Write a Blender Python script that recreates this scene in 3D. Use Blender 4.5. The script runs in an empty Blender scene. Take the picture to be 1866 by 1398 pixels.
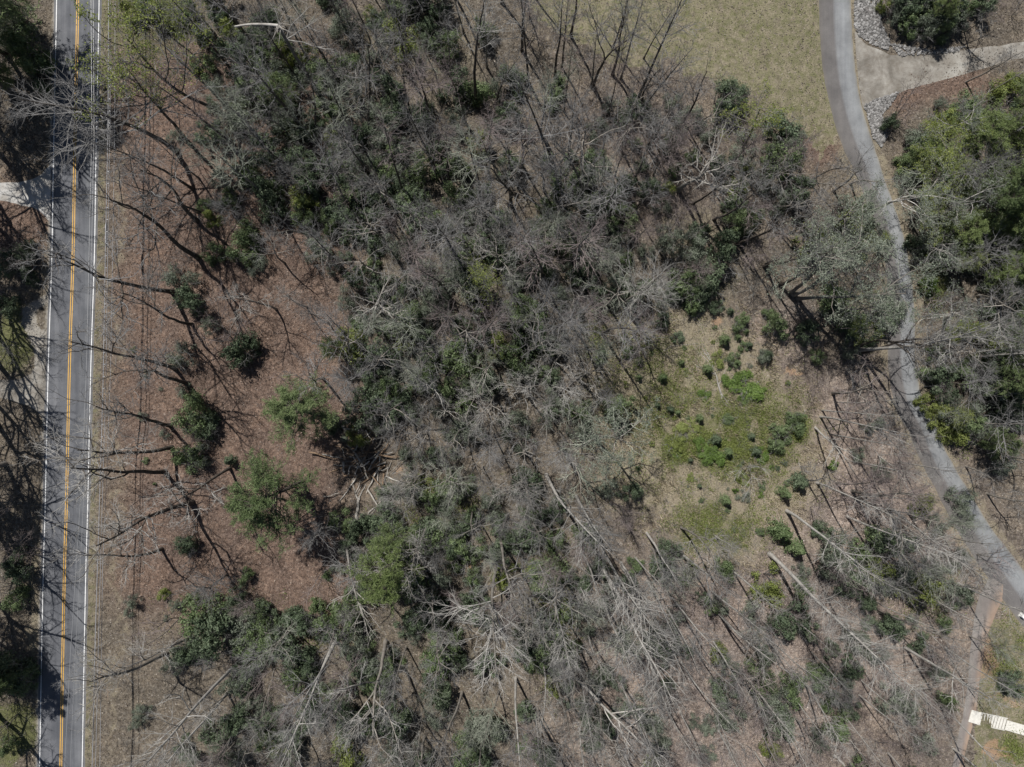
import bpy, math, random
import numpy as np
from mathutils import Vector, Matrix, Quaternion

C = bpy.context.scene.collection
scene = bpy.context.scene
R = math.radians
S = 0.0847          # metres per photograph pixel on the ground
CX, CY = 933.0, 699.0
H = 110.0           # height of the drone over the ground

# ------------------------------------------------------------------ camera, sky, sun, exposure
cam_d = bpy.data.cameras.new('camera')
cam = bpy.data.objects.new('camera', cam_d); C.objects.link(cam)
cam.location = (0, 0, H); cam.rotation_euler = (0, 0, 0)
cam_d.sensor_width = 36.0
cam_d.lens = 36.0 * H / (1866 * S)
cam_d.clip_start = 1.0; cam_d.clip_end = 3000.0
scene.camera = cam

SUN_EL = R(58)
SH = Vector((0.50, -0.866))                     # direction the shadows fall on the ground
sun_az = Vector((-SH.x, -SH.y))
world = bpy.data.worlds.new('World'); scene.world = world
world.use_nodes = True
wn = world.node_tree; wn.nodes.clear()
sky = wn.nodes.new('ShaderNodeTexSky'); sky.sky_type = 'NISHITA'
sky.sun_disc = False; sky.sun_elevation = SUN_EL
sky.sun_rotation = math.atan2(sun_az.x, sun_az.y)
sky.altitude = 300
bg = wn.nodes.new('ShaderNodeBackground'); bg.inputs['Strength'].default_value = 0.05
wo = wn.nodes.new('ShaderNodeOutputWorld')
wn.links.new(sky.outputs[0], bg.inputs[0]); wn.links.new(bg.outputs[0], wo.inputs[0])
sd = bpy.data.lights.new('sun', 'SUN'); sd.energy = 5.0; sd.angle = R(0.53); sd.color = (1.0, 0.97, 0.925)
sun = bpy.data.objects.new('sun', sd); C.objects.link(sun)
to_sun = Vector((sun_az.x * math.cos(SUN_EL), sun_az.y * math.cos(SUN_EL), math.sin(SUN_EL)))
sun.rotation_euler = to_sun.to_track_quat('Z', 'Y').to_euler()
sun.location = to_sun * 150
vs = scene.view_settings
scene.display_settings.display_device = 'sRGB'
vs.view_transform = 'Standard'; vs.look = 'None'; vs.gamma = 1.0; vs.use_curve_mapping = False
vs.exposure = 0.14

rng = np.random.default_rng(7)

# ------------------------------------------------------------------ helpers
def g(px, py):
    """photograph pixel -> ground point (metres)"""
    return ((px - CX) * S, -(py - CY) * S)
def at(px, py, h):
    x, y = g(px, py); f = 1 - h / H
    return (x * f, y * f)

def hash2(ix, iy, seed):
    n = (ix.astype(np.int64) * 374761393 + iy.astype(np.int64) * 668265263 + seed * 1442695041) & 0xffffffff
    n = ((n ^ (n >> 13)) * 1274126177) & 0xffffffff
    return ((n ^ (n >> 16)) & 0xffff) / 65535.0
def vnoise(x, y, sc, seed):
    x = np.asarray(x, float) / sc; y = np.asarray(y, float) / sc
    ix = np.floor(x); iy = np.floor(y); fx = x - ix; fy = y - iy
    fx = fx * fx * (3 - 2 * fx); fy = fy * fy * (3 - 2 * fy)
    a = hash2(ix, iy, seed); b = hash2(ix + 1, iy, seed); c = hash2(ix, iy + 1, seed); d = hash2(ix + 1, iy + 1, seed)
    return (a * (1 - fx) + b * fx) * (1 - fy) + (c * (1 - fx) + d * fx) * fy
def fbm(x, y, sc, seed, o=4):
    v = 0; a = .5; t = 0
    for i in range(o):
        v = v + a * vnoise(x, y, sc / 2 ** i, seed + i * 17); t += a; a *= .55
    return v / t
def sstep(a, b, x):
    t = np.clip((np.asarray(x, float) - a) / (b - a), 0, 1); return t * t * (3 - 2 * t)

def mesh(name, verts, faces, smooth=False, mats=(), mat_idx=None):
    """faces: list of int arrays (M,k)"""
    me = bpy.data.meshes.new(name)
    verts = np.asarray(verts, np.float32)
    faces = [np.asarray(f, np.int32) for f in faces if len(f)]
    me.vertices.add(len(verts)); me.vertices.foreach_set('co', verts.ravel())
    loops = np.concatenate([f.ravel() for f in faces])
    tot = np.concatenate([np.full(len(f), f.shape[1], np.int32) for f in faces])
    start = np.concatenate([[0], np.cumsum(tot)[:-1]]).astype(np.int32)
    me.loops.add(len(loops)); me.loops.foreach_set('vertex_index', loops)
    me.polygons.add(len(tot)); me.polygons.foreach_set('loop_start', start)
    for m in mats: me.materials.append(m)
    if mat_idx is not None: me.polygons.foreach_set('material_index', np.asarray(mat_idx, np.int32))
    me.polygons.foreach_set('use_smooth', np.full(len(tot), smooth))
    me.update(calc_edges=True)
    return me

def obj(name, me, parent=None, mat=None, kind=None, loc=None):
    o = bpy.data.objects.new(name, me); C.objects.link(o)
    if mat is not None and len(me.materials) == 0: me.materials.append(mat)
    if parent is not None: o.parent = parent
    if kind: o['kind'] = kind
    if loc is not None: o.location = loc
    return o
def thing(name, loc, label=None, cat=None, group=None):
    o = bpy.data.objects.new(name, None); C.objects.link(o)
    o.location = loc; o.empty_display_size = 0.3
    return tag(o, label, cat, group)
def tag(o, label, cat, group=None):
    if label: o['label'] = label
    if cat: o['category'] = cat
    if group: o['group'] = group
    return o

class MB:
    def __init__(self): self.v = []; self.f = []; self.n = 0
    def add(self, v, fs):
        v = np.asarray(v, float).reshape(-1, 3)
        self.v.append(v)
        for f in fs:
            if len(f): self.f.append(np.asarray(f, int) + self.n)
        self.n += len(v); return self
    def box(self, c, s, rz=0.0, bev=0.0):
        x, y, z = [q / 2 for q in s]
        pts = []
        if bev <= 0: lev = [(-z, 1, 0), (z, 1, 0)]
        else: lev = [(-z, 1, bev), (-z + bev, 1, 0), (z - bev, 1, 0), (z, 1, bev)]
        for zz, _, i in lev:
            for sx, sy in ((-1, -1), (1, -1), (1, 1), (-1, 1)):
                pts.append((sx * (x - i), sy * (y - i), zz))
        p = np.array(pts); ca, sa = math.cos(rz), math.sin(rz)
        q = p.copy(); q[:, 0] = p[:, 0] * ca - p[:, 1] * sa + c[0]; q[:, 1] = p[:, 0] * sa + p[:, 1] * ca + c[1]; q[:, 2] += c[2]
        fs = [[3, 2, 1, 0]]; m = len(lev)
        for k in range(m - 1):
            for i in range(4):
                j = (i + 1) % 4; fs.append([4 * k + i, 4 * k + j, 4 * k + 4 + j, 4 * k + 4 + i])
        fs.append([4 * m - 4 + i for i in range(4)])
        return self.add(q, [fs])
    def tubes(self, P, Rr, sides, tip=False):
        v, f = tubes(P, Rr, sides, tip); return self.add(v, f)
    def mesh(self, name, **k):
        by = {}
        for f in self.f: by.setdefault(f.shape[1], []).append(f)
        return mesh(name, np.concatenate(self.v), [np.concatenate(x) for x in by.values()], **k)

def norm(a): return a / (np.linalg.norm(a, axis=-1, keepdims=True) + 1e-9)
def tubes(P, Rr, sides, tip=False):
    """P (N,n,3), Rr (N,n): N tapering tubes. tip: the last ring closes in a point."""
    P = np.asarray(P, float); Rr = np.asarray(Rr, float)
    N, n, _ = P.shape
    T = np.empty_like(P); T[:, 1:-1] = P[:, 2:] - P[:, :-2]; T[:, 0] = P[:, 1] - P[:, 0]; T[:, -1] = P[:, -1] - P[:, -2]
    T = norm(T)
    ref = np.where(np.abs(T[:, :1, 2:3]) > .8, np.array([[[1., .13, 0]]]), np.array([[[0, .1, 1.]]])) + np.zeros_like(T)
    U = norm(np.cross(T, ref)); V = np.cross(T, U)
    a = np.arange(sides) * 2 * math.pi / sides
    m = n - 1 if tip else n
    ring = (P[:, :m, None, :] + Rr[:, :m, None, None] * (np.cos(a)[None, None, :, None] * U[:, :m, None, :] + np.sin(a)[None, None, :, None] * V[:, :m, None, :]))
    v = ring.reshape(N, m * sides, 3)
    per = m * sides
    i = np.arange(m - 1)[:, None] * sides; j = np.arange(sides)[None, :]; j2 = (j + 1) % sides
    q = np.stack([i + j, i + j2, i + sides + j2, i + sides + j], -1).reshape(-1, 4) if m > 1 else np.zeros((0, 4), int)
    if tip:
        v = np.concatenate([v, P[:, -1:, :]], 1); 
        jj = np.arange(sides); t = np.stack([(m - 1) * sides + jj, (m - 1) * sides + (jj + 1) % sides, np.full(sides, per)], -1)
        per += 1
    off = (np.arange(N) * per)[:, None, None]
    fs = []
    if len(q): fs.append((q[None] + off).reshape(-1, 4))
    if tip: fs.append((t[None] + off).reshape(-1, 3))
    return v.reshape(-1, 3), fs

# ------------------------------------------------------------------ materials
def nm(name, rough=0.9, spec=0.2):
    m = bpy.data.materials.new(name); m.use_nodes = True
    nt = m.node_tree; b = nt.nodes['Principled BSDF']
    b.inputs['Roughness'].default_value = rough
    b.inputs['Specular IOR Level'].default_value = spec
    return m, nt, b
def N_(nt, t, **k):
    n = nt.nodes.new(t)
    for a, b in k.items(): setattr(n, a, b)
    return n
def ramp(nt, src, stops, interp='LINEAR'):
    r = N_(nt, 'ShaderNodeValToRGB'); r.color_ramp.interpolation = interp
    while len(r.color_ramp.elements) < len(stops): r.color_ramp.elements.new(0.5)
    for e, (p, c) in zip(r.color_ramp.elements, stops): e.position = p; e.color = (*c, 1)
    nt.links.new(src, r.inputs[0]); return r.outputs[0]
def noise(nt, scale, detail=4, rough=.55, vec=None, dist=0.0):
    n = N_(nt, 'ShaderNodeTexNoise'); n.inputs['Scale'].default_value = scale; n.inputs['Detail'].default_value = detail
    n.inputs['Roughness'].default_value = rough; n.inputs['Distortion'].default_value = dist
    if vec is not None: nt.links.new(vec, n.inputs['Vector'])
    return n.outputs['Fac']
def mix(nt, fac, a, b, mode='MIX'):
    m = N_(nt, 'ShaderNodeMix', data_type='RGBA', blend_type=mode)
    for s, v in ((0, fac), (6, a), (7, b)):
        if isinstance(v, (int, float)): m.inputs[s].default_value = v
        elif isinstance(v, tuple): m.inputs[s].default_value = (*v, 1)
        else: nt.links.new(v, m.inputs[s])
    return m.outputs[2]
def math_(nt, op, a, b=None, clamp=False):
    m = N_(nt, 'ShaderNodeMath', operation=op, use_clamp=clamp)
    for i, v in enumerate((a, b)):
        if v is None: continue
        if isinstance(v, (int, float)): m.inputs[i].default_value = v
        else: nt.links.new(v, m.inputs[i])
    return m.outputs[0]
def bump(nt, b, h, strength=.5, dist=.1):
    n = N_(nt, 'ShaderNodeBump'); n.inputs['Strength'].default_value = strength; n.inputs['Distance'].default_value = dist
    nt.links.new(h, n.inputs['Height']); nt.links.new(n.outputs[0], b.inputs['Normal'])
def pos(nt): return N_(nt, 'ShaderNodeNewGeometry').outputs['Position']
def ocoord(nt): return N_(nt, 'ShaderNodeTexCoord').outputs['Object']

def bark(name, c1, c2, c3):
    m, nt, b = nm(name, .92, .15)
    oc = ocoord(nt)
    n1 = noise(nt, 1.1, 5, .65, oc); n2 = noise(nt, 7, 3, .6, oc)
    col = ramp(nt, n1, [(.3, c1), (.52, c2), (.72, c3)])
    oi = N_(nt, 'ShaderNodeObjectInfo').outputs['Random']
    ri = N_(nt, 'ShaderNodeNewGeometry').outputs['Random Per Island']
    v = math_(nt, 'ADD', math_(nt, 'MULTIPLY', oi, .35), math_(nt, 'MULTIPLY', ri, .35))
    v = math_(nt, 'ADD', v, math_(nt, 'MULTIPLY', n2, .5)); v = math_(nt, 'ADD', v, .4)
    hs = N_(nt, 'ShaderNodeHueSaturation'); nt.links.new(col, hs.inputs['Color']); nt.links.new(v, hs.inputs['Value'])
    nt.links.new(hs.outputs[0], b.inputs['Base Color'])
    bump(nt, b, n2, .6, .05)
    return m
M = {}
M['bark_pale'] = bark('pale_grey_bark', (.26, .24, .215), (.38, .36, .33), (.52, .5, .46))
M['bark_mid'] = bark('grey_brown_bark', (.13, .115, .1), (.22, .2, .175), (.33, .31, .275))
M['bark_dark'] = bark('dark_brown_bark', (.055, .046, .04), (.1, .085, .072), (.17, .15, .125))
M['twig_pale'] = bark('pale_twigs', (.2, .19, .172), (.29, .278, .258), (.39, .376, .35))
M['twig_grey'] = bark('grey_twigs', (.115, .11, .107), (.185, .18, .175), (.27, .264, .256))
M['twig_mauve'] = bark('mauve_brown_twigs', (.13, .106, .1), (.205, .17, .162), (.29, .25, .24))
M['twig_lichen'] = bark('lichen_green_twigs', (.17, .185, .145), (.26, .275, .22), (.36, .375, .32))
M['dead_wood'] = bark('bleached_dead_wood', (.2, .185, .16), (.31, .29, .262), (.42, .4, .365))
M['rot_wood'] = bark('brown_rotten_wood', (.13, .085, .055), (.24, .165, .11), (.38, .29, .2))

def leaf(name, stops, trans=.25, rough=.55):
    m = bpy.data.materials.new(name); m.use_nodes = True
    nt = m.node_tree; b = nt.nodes['Principled BSDF']; out = nt.nodes['Material Output']
    b.inputs['Roughness'].default_value = rough; b.inputs['Specular IOR Level'].default_value = .25
    ri = N_(nt, 'ShaderNodeNewGeometry').outputs['Random Per Island']
    oi = N_(nt, 'ShaderNodeObjectInfo').outputs['Random']
    n = noise(nt, .55, 2, .5, pos(nt))
    v = math_(nt, 'ADD', math_(nt, 'MULTIPLY', ri, .55), math_(nt, 'MULTIPLY', oi, .2))
    v = math_(nt, 'ADD', v, math_(nt, 'MULTIPLY', n, .35))
    col = ramp(nt, v, stops)
    nt.links.new(col, b.inputs['Base Color'])
    tr = N_(nt, 'ShaderNodeBsdfTranslucent'); nt.links.new(col, tr.inputs['Color'])
    mx = N_(nt, 'ShaderNodeMixShader'); mx.inputs[0].default_value = trans
    nt.links.new(b.outputs[0], mx.inputs[1]); nt.links.new(tr.outputs[0], mx.inputs[2])
    nt.links.new(mx.outputs[0], out.inputs[0])
    return m
M['leaf_d'] = leaf('dark_evergreen_leaves', [(.15, (0.041, 0.061, 0.037)), (.5, (0.093, 0.127, 0.073)), (.85, (0.189, 0.232, 0.146))])
M['leaf_g'] = leaf('green_leaves', [(.2, (0.065, 0.100, 0.040)), (.5, (0.125, 0.173, 0.075)), (.85, (0.213, 0.263, 0.135))])
M['leaf_y'] = leaf('yellow_green_leaves', [(.2, (0.090, 0.112, 0.025)), (.5, (0.168, 0.202, 0.052)), (.85, (0.280, 0.314, 0.112))])
M['leaf_l'] = leaf('bright_green_leaves', [(.2, (0.055, 0.094, 0.018)), (.5, (0.105, 0.165, 0.035)), (.85, (0.182, 0.259, 0.072))])
M['leaf_h'] = leaf('grey_green_leaves', [(.2, (0.090, 0.110, 0.078)), (.5, (0.155, 0.179, 0.132)), (.85, (0.246, 0.274, 0.211))])
M['leaf_bud'] = leaf('spring_buds', [(.2, (.12, .15, .03)), (.5, (.19, .225, .05)), (.85, (.29, .32, .1))], .35)
M['needle'] = leaf('pine_needles', [(.2, (0.051, 0.081, 0.030)), (.5, (0.108, 0.147, 0.060)), (.85, (0.195, 0.240, 0.108))], .15)
M['needle_y'] = leaf('light_pine_needles', [(.2, (0.075, 0.106, 0.033)), (.5, (0.138, 0.181, 0.062)), (.85, (0.225, 0.275, 0.112))], .2)

# ------------------------------------------------------------------ roads (photograph pixels -> ground)
ROAD = [(142, -500), (142, -150), (142, 0), (139, 150), (136, 303), (133.3, 470), (127, 662), (121, 930), (118, 1029), (114, 1230), (111, 1398), (107, 1560), (100, 1900)]
SIDE = [(1518, -400, 58), (1519, -60, 58), (1521, 0, 58), (1524, 70, 58), (1530, 134, 58), (1543, 200, 57), (1560, 255, 54), (1578, 300, 50), (1596, 350, 46), (1615, 400, 44), (1633, 470, 44), (1641, 540, 46), (1643, 600, 48),
        (1643, 662, 50), (1655, 729, 52), (1682, 783, 50), (1700, 830, 50), (1727, 880, 52), (1775, 965, 55), (1828, 1040, 60), (1880, 1112, 60), (2000, 1270, 60), (2150, 1480, 60)]
TRACK = [(1822, 1062, 40), (1803, 1095, 40), (1792, 1130, 34), (1783, 1170, 27), (1777, 1220, 24), (1768, 1290, 22), (1752, 1360, 19), (1744, 1410, 18), (1730, 1520, 18)]
def resample(pl, step=1.0):
    """Catmull-Rom through the points, in metres (x, y[, w])"""
    P = np.array([(*g(p[0], p[1]), *(q * S for q in p[2:])) for p in pl], float)
    out = []
    for i in range(len(P) - 1):
        p0, p1, p2, p3 = P[max(i - 1, 0)], P[i], P[i + 1], P[min(i + 2, len(P) - 1)]
        n = max(2, int(np.linalg.norm((p2 - p1)[:2]) / step))
        for t in np.arange(n) / n:
            out.append(.5 * (2 * p1 + (p2 - p0) * t + (2 * p0 - 5 * p1 + 4 * p2 - p3) * t * t + (3 * p1 - p0 - 3 * p2 + p3) * t ** 3))
    out.append(P[-1]); return np.array(out)
road_c = resample(ROAD); side_c = resample(SIDE); track_c = resample(TRACK)
def dist_poly(x, y, pl, half):
    """distance outside a ribbon"""
    x = np.asarray(x, float); d = np.full(x.shape, 1e9)
    for i in range(0, len(pl) - 1, 2):
        a = pl[i, :2]; b = pl[min(i + 2, len(pl) - 1), :2]; ab = b - a
        t = np.clip(((x - a[0]) * ab[0] + (y - a[1]) * ab[1]) / (ab @ ab + 1e-9), 0, 1)
        hw = half if half else pl[i, 2] / 2
        d = np.minimum(d, np.hypot(x - a[0] - t * ab[0], y - a[1] - t * ab[1]) - hw)
    return d
DRIVES = {
 'driveway': [(1558, 62), (1575, 78), (1612, 96), (1632, 101), (1680, 100), (1730, 94), (1800, 86), (1870, 76), (1960, 60), (1960, 100), (1866, 104), (1800, 122), (1730, 142), (1680, 156), (1640, 168), (1600, 182), (1572, 194)],
 'driveway_left': [(-60, 336), (0, 333), (45, 331), (75, 318), (97, 302), (94, 402), (80, 392), (60, 379), (30, 372), (0, 366), (-60, 362)],
 'driveway_lower': [(-60, 700), (0, 694), (40, 690), (62, 676), (78, 640), (90, 600), (86, 772), (70, 752), (40, 736), (0, 726), (-60, 722)],
}
def in_poly(x, y, poly):
    x = np.asarray(x, float); y = np.asarray(y, float); ins = np.zeros(x.shape, bool); n = len(poly)
    for i in range(n):
        x1, y1 = poly[i]; x2, y2 = poly[(i + 1) % n]
        c = ((y1 > y) != (y2 > y)) & (x < (x2 - x1) * (y - y1) / (y2 - y1 + 1e-12) + x1); ins ^= c
    return ins
def flat_mask(x, y):
    d = np.minimum(dist_poly(x, y, road_c, 3.7), np.minimum(dist_poly(x, y, side_c, None), dist_poly(x, y, track_c, None)))
    for p in DRIVES.values():
        q = [g(*c) for c in p]; cx = np.mean([c[0] for c in q]); cy = np.mean([c[1] for c in q])
        rr = max(np.hypot(c[0] - cx, c[1] - cy) for c in q)
        near = np.hypot(x - cx, y - cy) < rr
        dd = np.where(near, dist_poly(x, y, np.array([(*c,) for c in q + q[:1]]), .01), 99)
        d = np.minimum(d, np.where(in_poly(x, y, q), 0, dd))
    return sstep(.3, 5, d)
def px_of(x, y): return x / S + CX, -y / S + CY
def zfun(x, y):
    x = np.asarray(x, float); y = np.asarray(y, float)
    px, py = px_of(x, y)
    z = (fbm(x, y, 14, 3) - .5) * 1.5 + (fbm(x, y, 3.2, 31, 3) - .5) * .28
    z = z * flat_mask(x, y)
    z = z - 1.5 * np.exp(-(((px - 692) / 45) ** 2 + ((py - 855) / 48) ** 2)) - .5 * np.exp(-(((px - 800) / 90) ** 2 + ((py - 1000) / 60) ** 2))
    z = z - 1.1 * sstep(1784, 1846, px) * sstep(1150, 1270, py)
    return z
def Z(x, y): return float(zfun(np.array([x]), np.array([y]))[0])

# ---- the ground sheet, one vertex grid, fine inside the picture
def axis(a, b, fine, far):
    inner = np.arange(a, b + 1e-6, fine)
    out = []; s = fine * 2; p = b
    while p < far: p += s; s *= 1.35; out.append(p)
    lo = []; s = fine * 2; p = a
    while p > -far: p -= s; s *= 1.35; lo.append(p)
    return np.array(lo[::-1] + list(inner) + out)
gx = axis(-84, 84, .5, 900); gy = axis(-66, 66, .5, 900)
GX, GY = np.meshgrid(gx, gy)
gxf, gyf = GX.ravel(), GY.ravel()
gz = zfun(gxf, gyf)
nx, ny = len(gx), len(gy)
ii = (np.arange(ny - 1)[:, None] * nx + np.arange(nx - 1)[None, :]).ravel()
GZ = gz.reshape(ny_ := len(gy), len(gx))
def zgrid(x, y):
    x = np.asarray(x, float); y = np.asarray(y, float)
    i = np.clip(np.searchsorted(gx, x) - 1, 0, len(gx) - 2); j = np.clip(np.searchsorted(gy, y) - 1, 0, len(gy) - 2)
    u = np.clip((x - gx[i]) / (gx[i + 1] - gx[i]), 0, 1); v = np.clip((y - gy[j]) / (gy[j + 1] - gy[j]), 0, 1)
    return (GZ[j, i] * (1 - u) + GZ[j, i + 1] * u) * (1 - v) + (GZ[j + 1, i] * (1 - u) + GZ[j + 1, i + 1] * u) * v
zfun = zgrid
gme = mesh('ground', np.stack([gxf, gyf, gz], 1), [np.stack([ii, ii + 1, ii + nx + 1, ii + nx], 1)], smooth=True)

def zones(x, y):
    """what grows or lies where: weights 0..1 of grass, straw, pale gravel, red litter, clay, moss green"""
    px, py = px_of(x, y)
    jx = px + (fbm(x, y, 5, 51) - .5) * 70; jy = py + (fbm(x, y, 5, 77) - .5) * 70
    def ell(cx, cy, rx, ry, soft=.5):
        d = np.sqrt(((jx - cx) / rx) ** 2 + ((jy - cy) / ry) ** 2); return 1 - sstep(1 - soft, 1 + soft, d)
    def box(x0, x1, y0, y1, s=20):
        return sstep(x0 - s, x0 + s, jx) * (1 - sstep(x1 - s, x1 + s, jx)) * sstep(y0 - s, y0 + s, jy) * (1 - sstep(y1 - s, y1 + s, jy))
    field = in_poly(jx, jy, [(925, -900), (1500, -900), (1500, 130), (1528, 260), (1500, 305), (1430, 240), (1330, 190), (1240, 130), (1120, 100), (1010, 75), (960, 40)]).astype(float)
    lawn = in_poly(jx, jy, [(1812, 1118), (1860, 1120), (2300, 1300), (2300, 1700), (1770, 1700), (1770, 1390), (1782, 1270), (1795, 1190)]).astype(float)
    dr = dist_poly(x, y, road_c, 3.6); ds = dist_poly(x, y, side_c, None)
    rx = np.interp(-y, -road_c[::-1, 1][::-1], road_c[:, 0])
    right = (x > rx)
    verge_r = (1 - sstep(1.0, 2.0, dr)) * right
    verge_l = (1 - sstep(.3, 2.6, dr)) * (~right)
    verge_s = 1 - sstep(.6, 2.4, ds)
    grass = np.maximum.reduce([field * .5, lawn * .5, verge_r * .42, ell(20, 610, 50, 70) * .7, ell(15, 1340, 55, 60) * .8, ell(270, 40, 130, 90) * .5,
        ell(1295, 810, 95, 70) * .6, ell(1345, 790, 150, 110) * .55, ell(1220, 760, 90, 130) * .5, ell(1400, 720, 70, 60) * .3, ell(880, 470, 260, 200) * .22, ell(1560, 500, 130, 160) * .25, ell(820, 1100, 200, 160) * .25, ell(1180, 640, 120, 80) * .4, ell(1300, 960, 90, 60) * .55, ell(1700, 520, 30, 45) * .8, ell(700, 75, 60, 60) * .4, ell(1290, 520, 60, 60) * .4, ell(1690, 1080, 90, 60) * .4, ell(1010, 380, 70, 60) * .35])
    straw = np.maximum.reduce([field * .62, verge_r * .5, ell(1250, 760, 190, 230) * .8, ell(1330, 830, 200, 190) * .7, ell(1190, 620, 120, 90) * .6, ell(1260, 430, 60, 50) * .6, verge_s * .55, ell(1330, 960, 130, 80) * .6, lawn * .7, verge_l * .4,
        ell(830, 120, 60, 110) * .5, ell(1500, 1010, 90, 50) * .4, box(200, 222, 300, 1398, 12) * .5, ell(60, 1150, 14, 220) * .6, ell(70, 600, 22, 120) * .5])
    pale = np.maximum.reduce([(1 - sstep(-.2, 1.2, dr)) * (~right) * .7, ell(72, 620, 16, 100) * .8, ell(1175, 463, 28, 12) * .5, ell(1600, 880, 40, 20) * .3])
    red = np.maximum.reduce([box(205, 640, 90, 1120, 60), ell(430, 760, 220, 330), ell(560, 1050, 130, 90), ell(30, 400, 80, 80), ell(1500, 275, 50, 40), ell(1720, 160, 110, 40), ell(1640, 1120, 60, 30) * .6])
    clay = np.maximum.reduce([ell(1447, 689, 22, 8, .4), ell(1300, 585, 16, 12, .6) * .7, ell(868, 1012, 20, 26, .5) * .8, ell(1801, 1190, 14, 40) * .6, ell(700, 806, 10, 8) * .4, ell(728, 868, 9, 14) * .5, ell(1805, 1375, 20, 18) * .9, ell(1835, 1390, 26, 14) * .9, ell(1840, 1275, 40, 12) * .45, ell(212, 720, 5, 60) * .4, ell(198, 1250, 6, 60) * .32])
    pink = np.maximum.reduce([ell(1480, 1080, 330, 330) * .8, ell(1330, 1230, 300, 220) * .9, ell(1560, 800, 110, 130) * .8, ell(1180, 1330, 200, 130) * .6, ell(1400, 640, 90, 90) * .7, ell(1150, 300, 150, 150) * .4, ell(1550, 910, 150, 60)])
    return grass, straw, pale, red, clay, pink
zg, zs, zp, zr, zc, zk = zones(gxf, gyf)
def vcol(me, name, a):
    at_ = me.attributes.new(name, 'FLOAT_COLOR', 'POINT'); at_.data.foreach_set('color', np.asarray(a, np.float32).ravel())
one = np.ones_like(zg)
vcol(gme, 'cover', np.stack([zg, zs, zp, zr], 1)); vcol(gme, 'soil', np.stack([zc, zk, zc * 0, one], 1))

gm, nt, b = nm('forest_floor', .95, .1)
P_ = pos(nt)
nA = noise(nt, .22, 5, .6, P_); nB = noise(nt, 1.6, 5, .7, P_); nC = noise(nt, 6.5, 4, .75, P_); nD = noise(nt, .8, 4, .65, P_, .6)
vor = N_(nt, 'ShaderNodeTexVoronoi'); vor.inputs['Scale'].default_value = 5.5; nt.links.new(P_, vor.inputs['Vector'])
sepv = N_(nt, 'ShaderNodeSeparateColor'); nt.links.new(vor.outputs['Color'], sepv.inputs[0])
ca = N_(nt, 'ShaderNodeAttribute', attribute_name='cover'); sp = N_(nt, 'ShaderNodeSeparateColor'); nt.links.new(ca.outputs['Color'], sp.inputs[0])
cs = N_(nt, 'ShaderNodeAttribute', attribute_name='soil'); sp2 = N_(nt, 'ShaderNodeSeparateColor'); nt.links.new(cs.outputs['Color'], sp2.inputs[0])
lit_grey = ramp(nt, nB, [(.28, (.078, .066, .052)), (.5, (.142, .122, .098)), (.72, (.225, .2, .165))])
lit_red = ramp(nt, nB, [(.28, (.076, .053, .043)), (.5, (.148, .106, .085)), (.72, (.228, .172, .142))])
lit = mix(nt, ca.outputs['Alpha'], lit_grey, lit_red)
lit = mix(nt, sp2.outputs[1], lit, ramp(nt, nB, [(.28, (.155, .125, .108)), (.5, (.265, .218, .19)), (.72, (.38, .325, .29))]))
lit = mix(nt, .45, lit, ramp(nt, sepv.outputs[0], [(0, (.4, .36, .34)), (.5, (.95, .95, .95)), (1, (1.7, 1.62, 1.5))]), 'MULTIPLY')
lit = mix(nt, .8, lit, ramp(nt, nA, [(.32, (.75, .77, .8)), (.68, (1.2, 1.16, 1.1))]), 'MULTIPLY')
def wmix(base, w, col, na, lo=.42, hi=.62):
    f = math_(nt, 'ADD', math_(nt, 'MULTIPLY', na, .9), math_(nt, 'SUBTRACT', w, .55))
    mr = N_(nt, 'ShaderNodeMapRange', interpolation_type='SMOOTHSTEP'); mr.inputs[1].default_value = lo - .2; mr.inputs[2].default_value = hi
    nt.links.new(f, mr.inputs[0])
    ww = N_(nt, 'ShaderNodeMapRange'); ww.inputs[1].default_value = 0.02; ww.inputs[2].default_value = .3; nt.links.new(w, ww.inputs[0])
    return mix(nt, math_(nt, 'MULTIPLY', mr.outputs[0], ww.outputs[0]), base, col)
straw_c = ramp(nt, nC, [(.3, (.155, .132, .092)), (.55, (.275, .238, .172)), (.75, (.4, .355, .27))])
grass_c = ramp(nt, nC, [(.3, (.068, .076, .032)), (.52, (.132, .136, .062)), (.75, (.21, .205, .105))])
pale_c = ramp(nt, nC, [(.3, (.22, .2, .175)), (.7, (.4, .375, .33))])
clay_c = ramp(nt, nC, [(.3, (.28, .175, .105)), (.7, (.46, .325, .22))])
base = wmix(lit, sp.outputs[1], straw_c, nD)
base = wmix(base, sp.outputs[0], grass_c, noise(nt, 1.1, 5, .7, P_, .4))
base = wmix(base, sp.outputs[2], pale_c, nB)
base = wmix(base, sp2.outputs[0], clay_c, nB, .3, .6)
nt.links.new(base, b.inputs['Base Color'])
bump(nt, b, math_(nt, 'ADD', nC, math_(nt, 'MULTIPLY', sepv.outputs[0], .6)), .9, .12)
obj('ground', gme, mat=gm, kind='structure')

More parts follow.
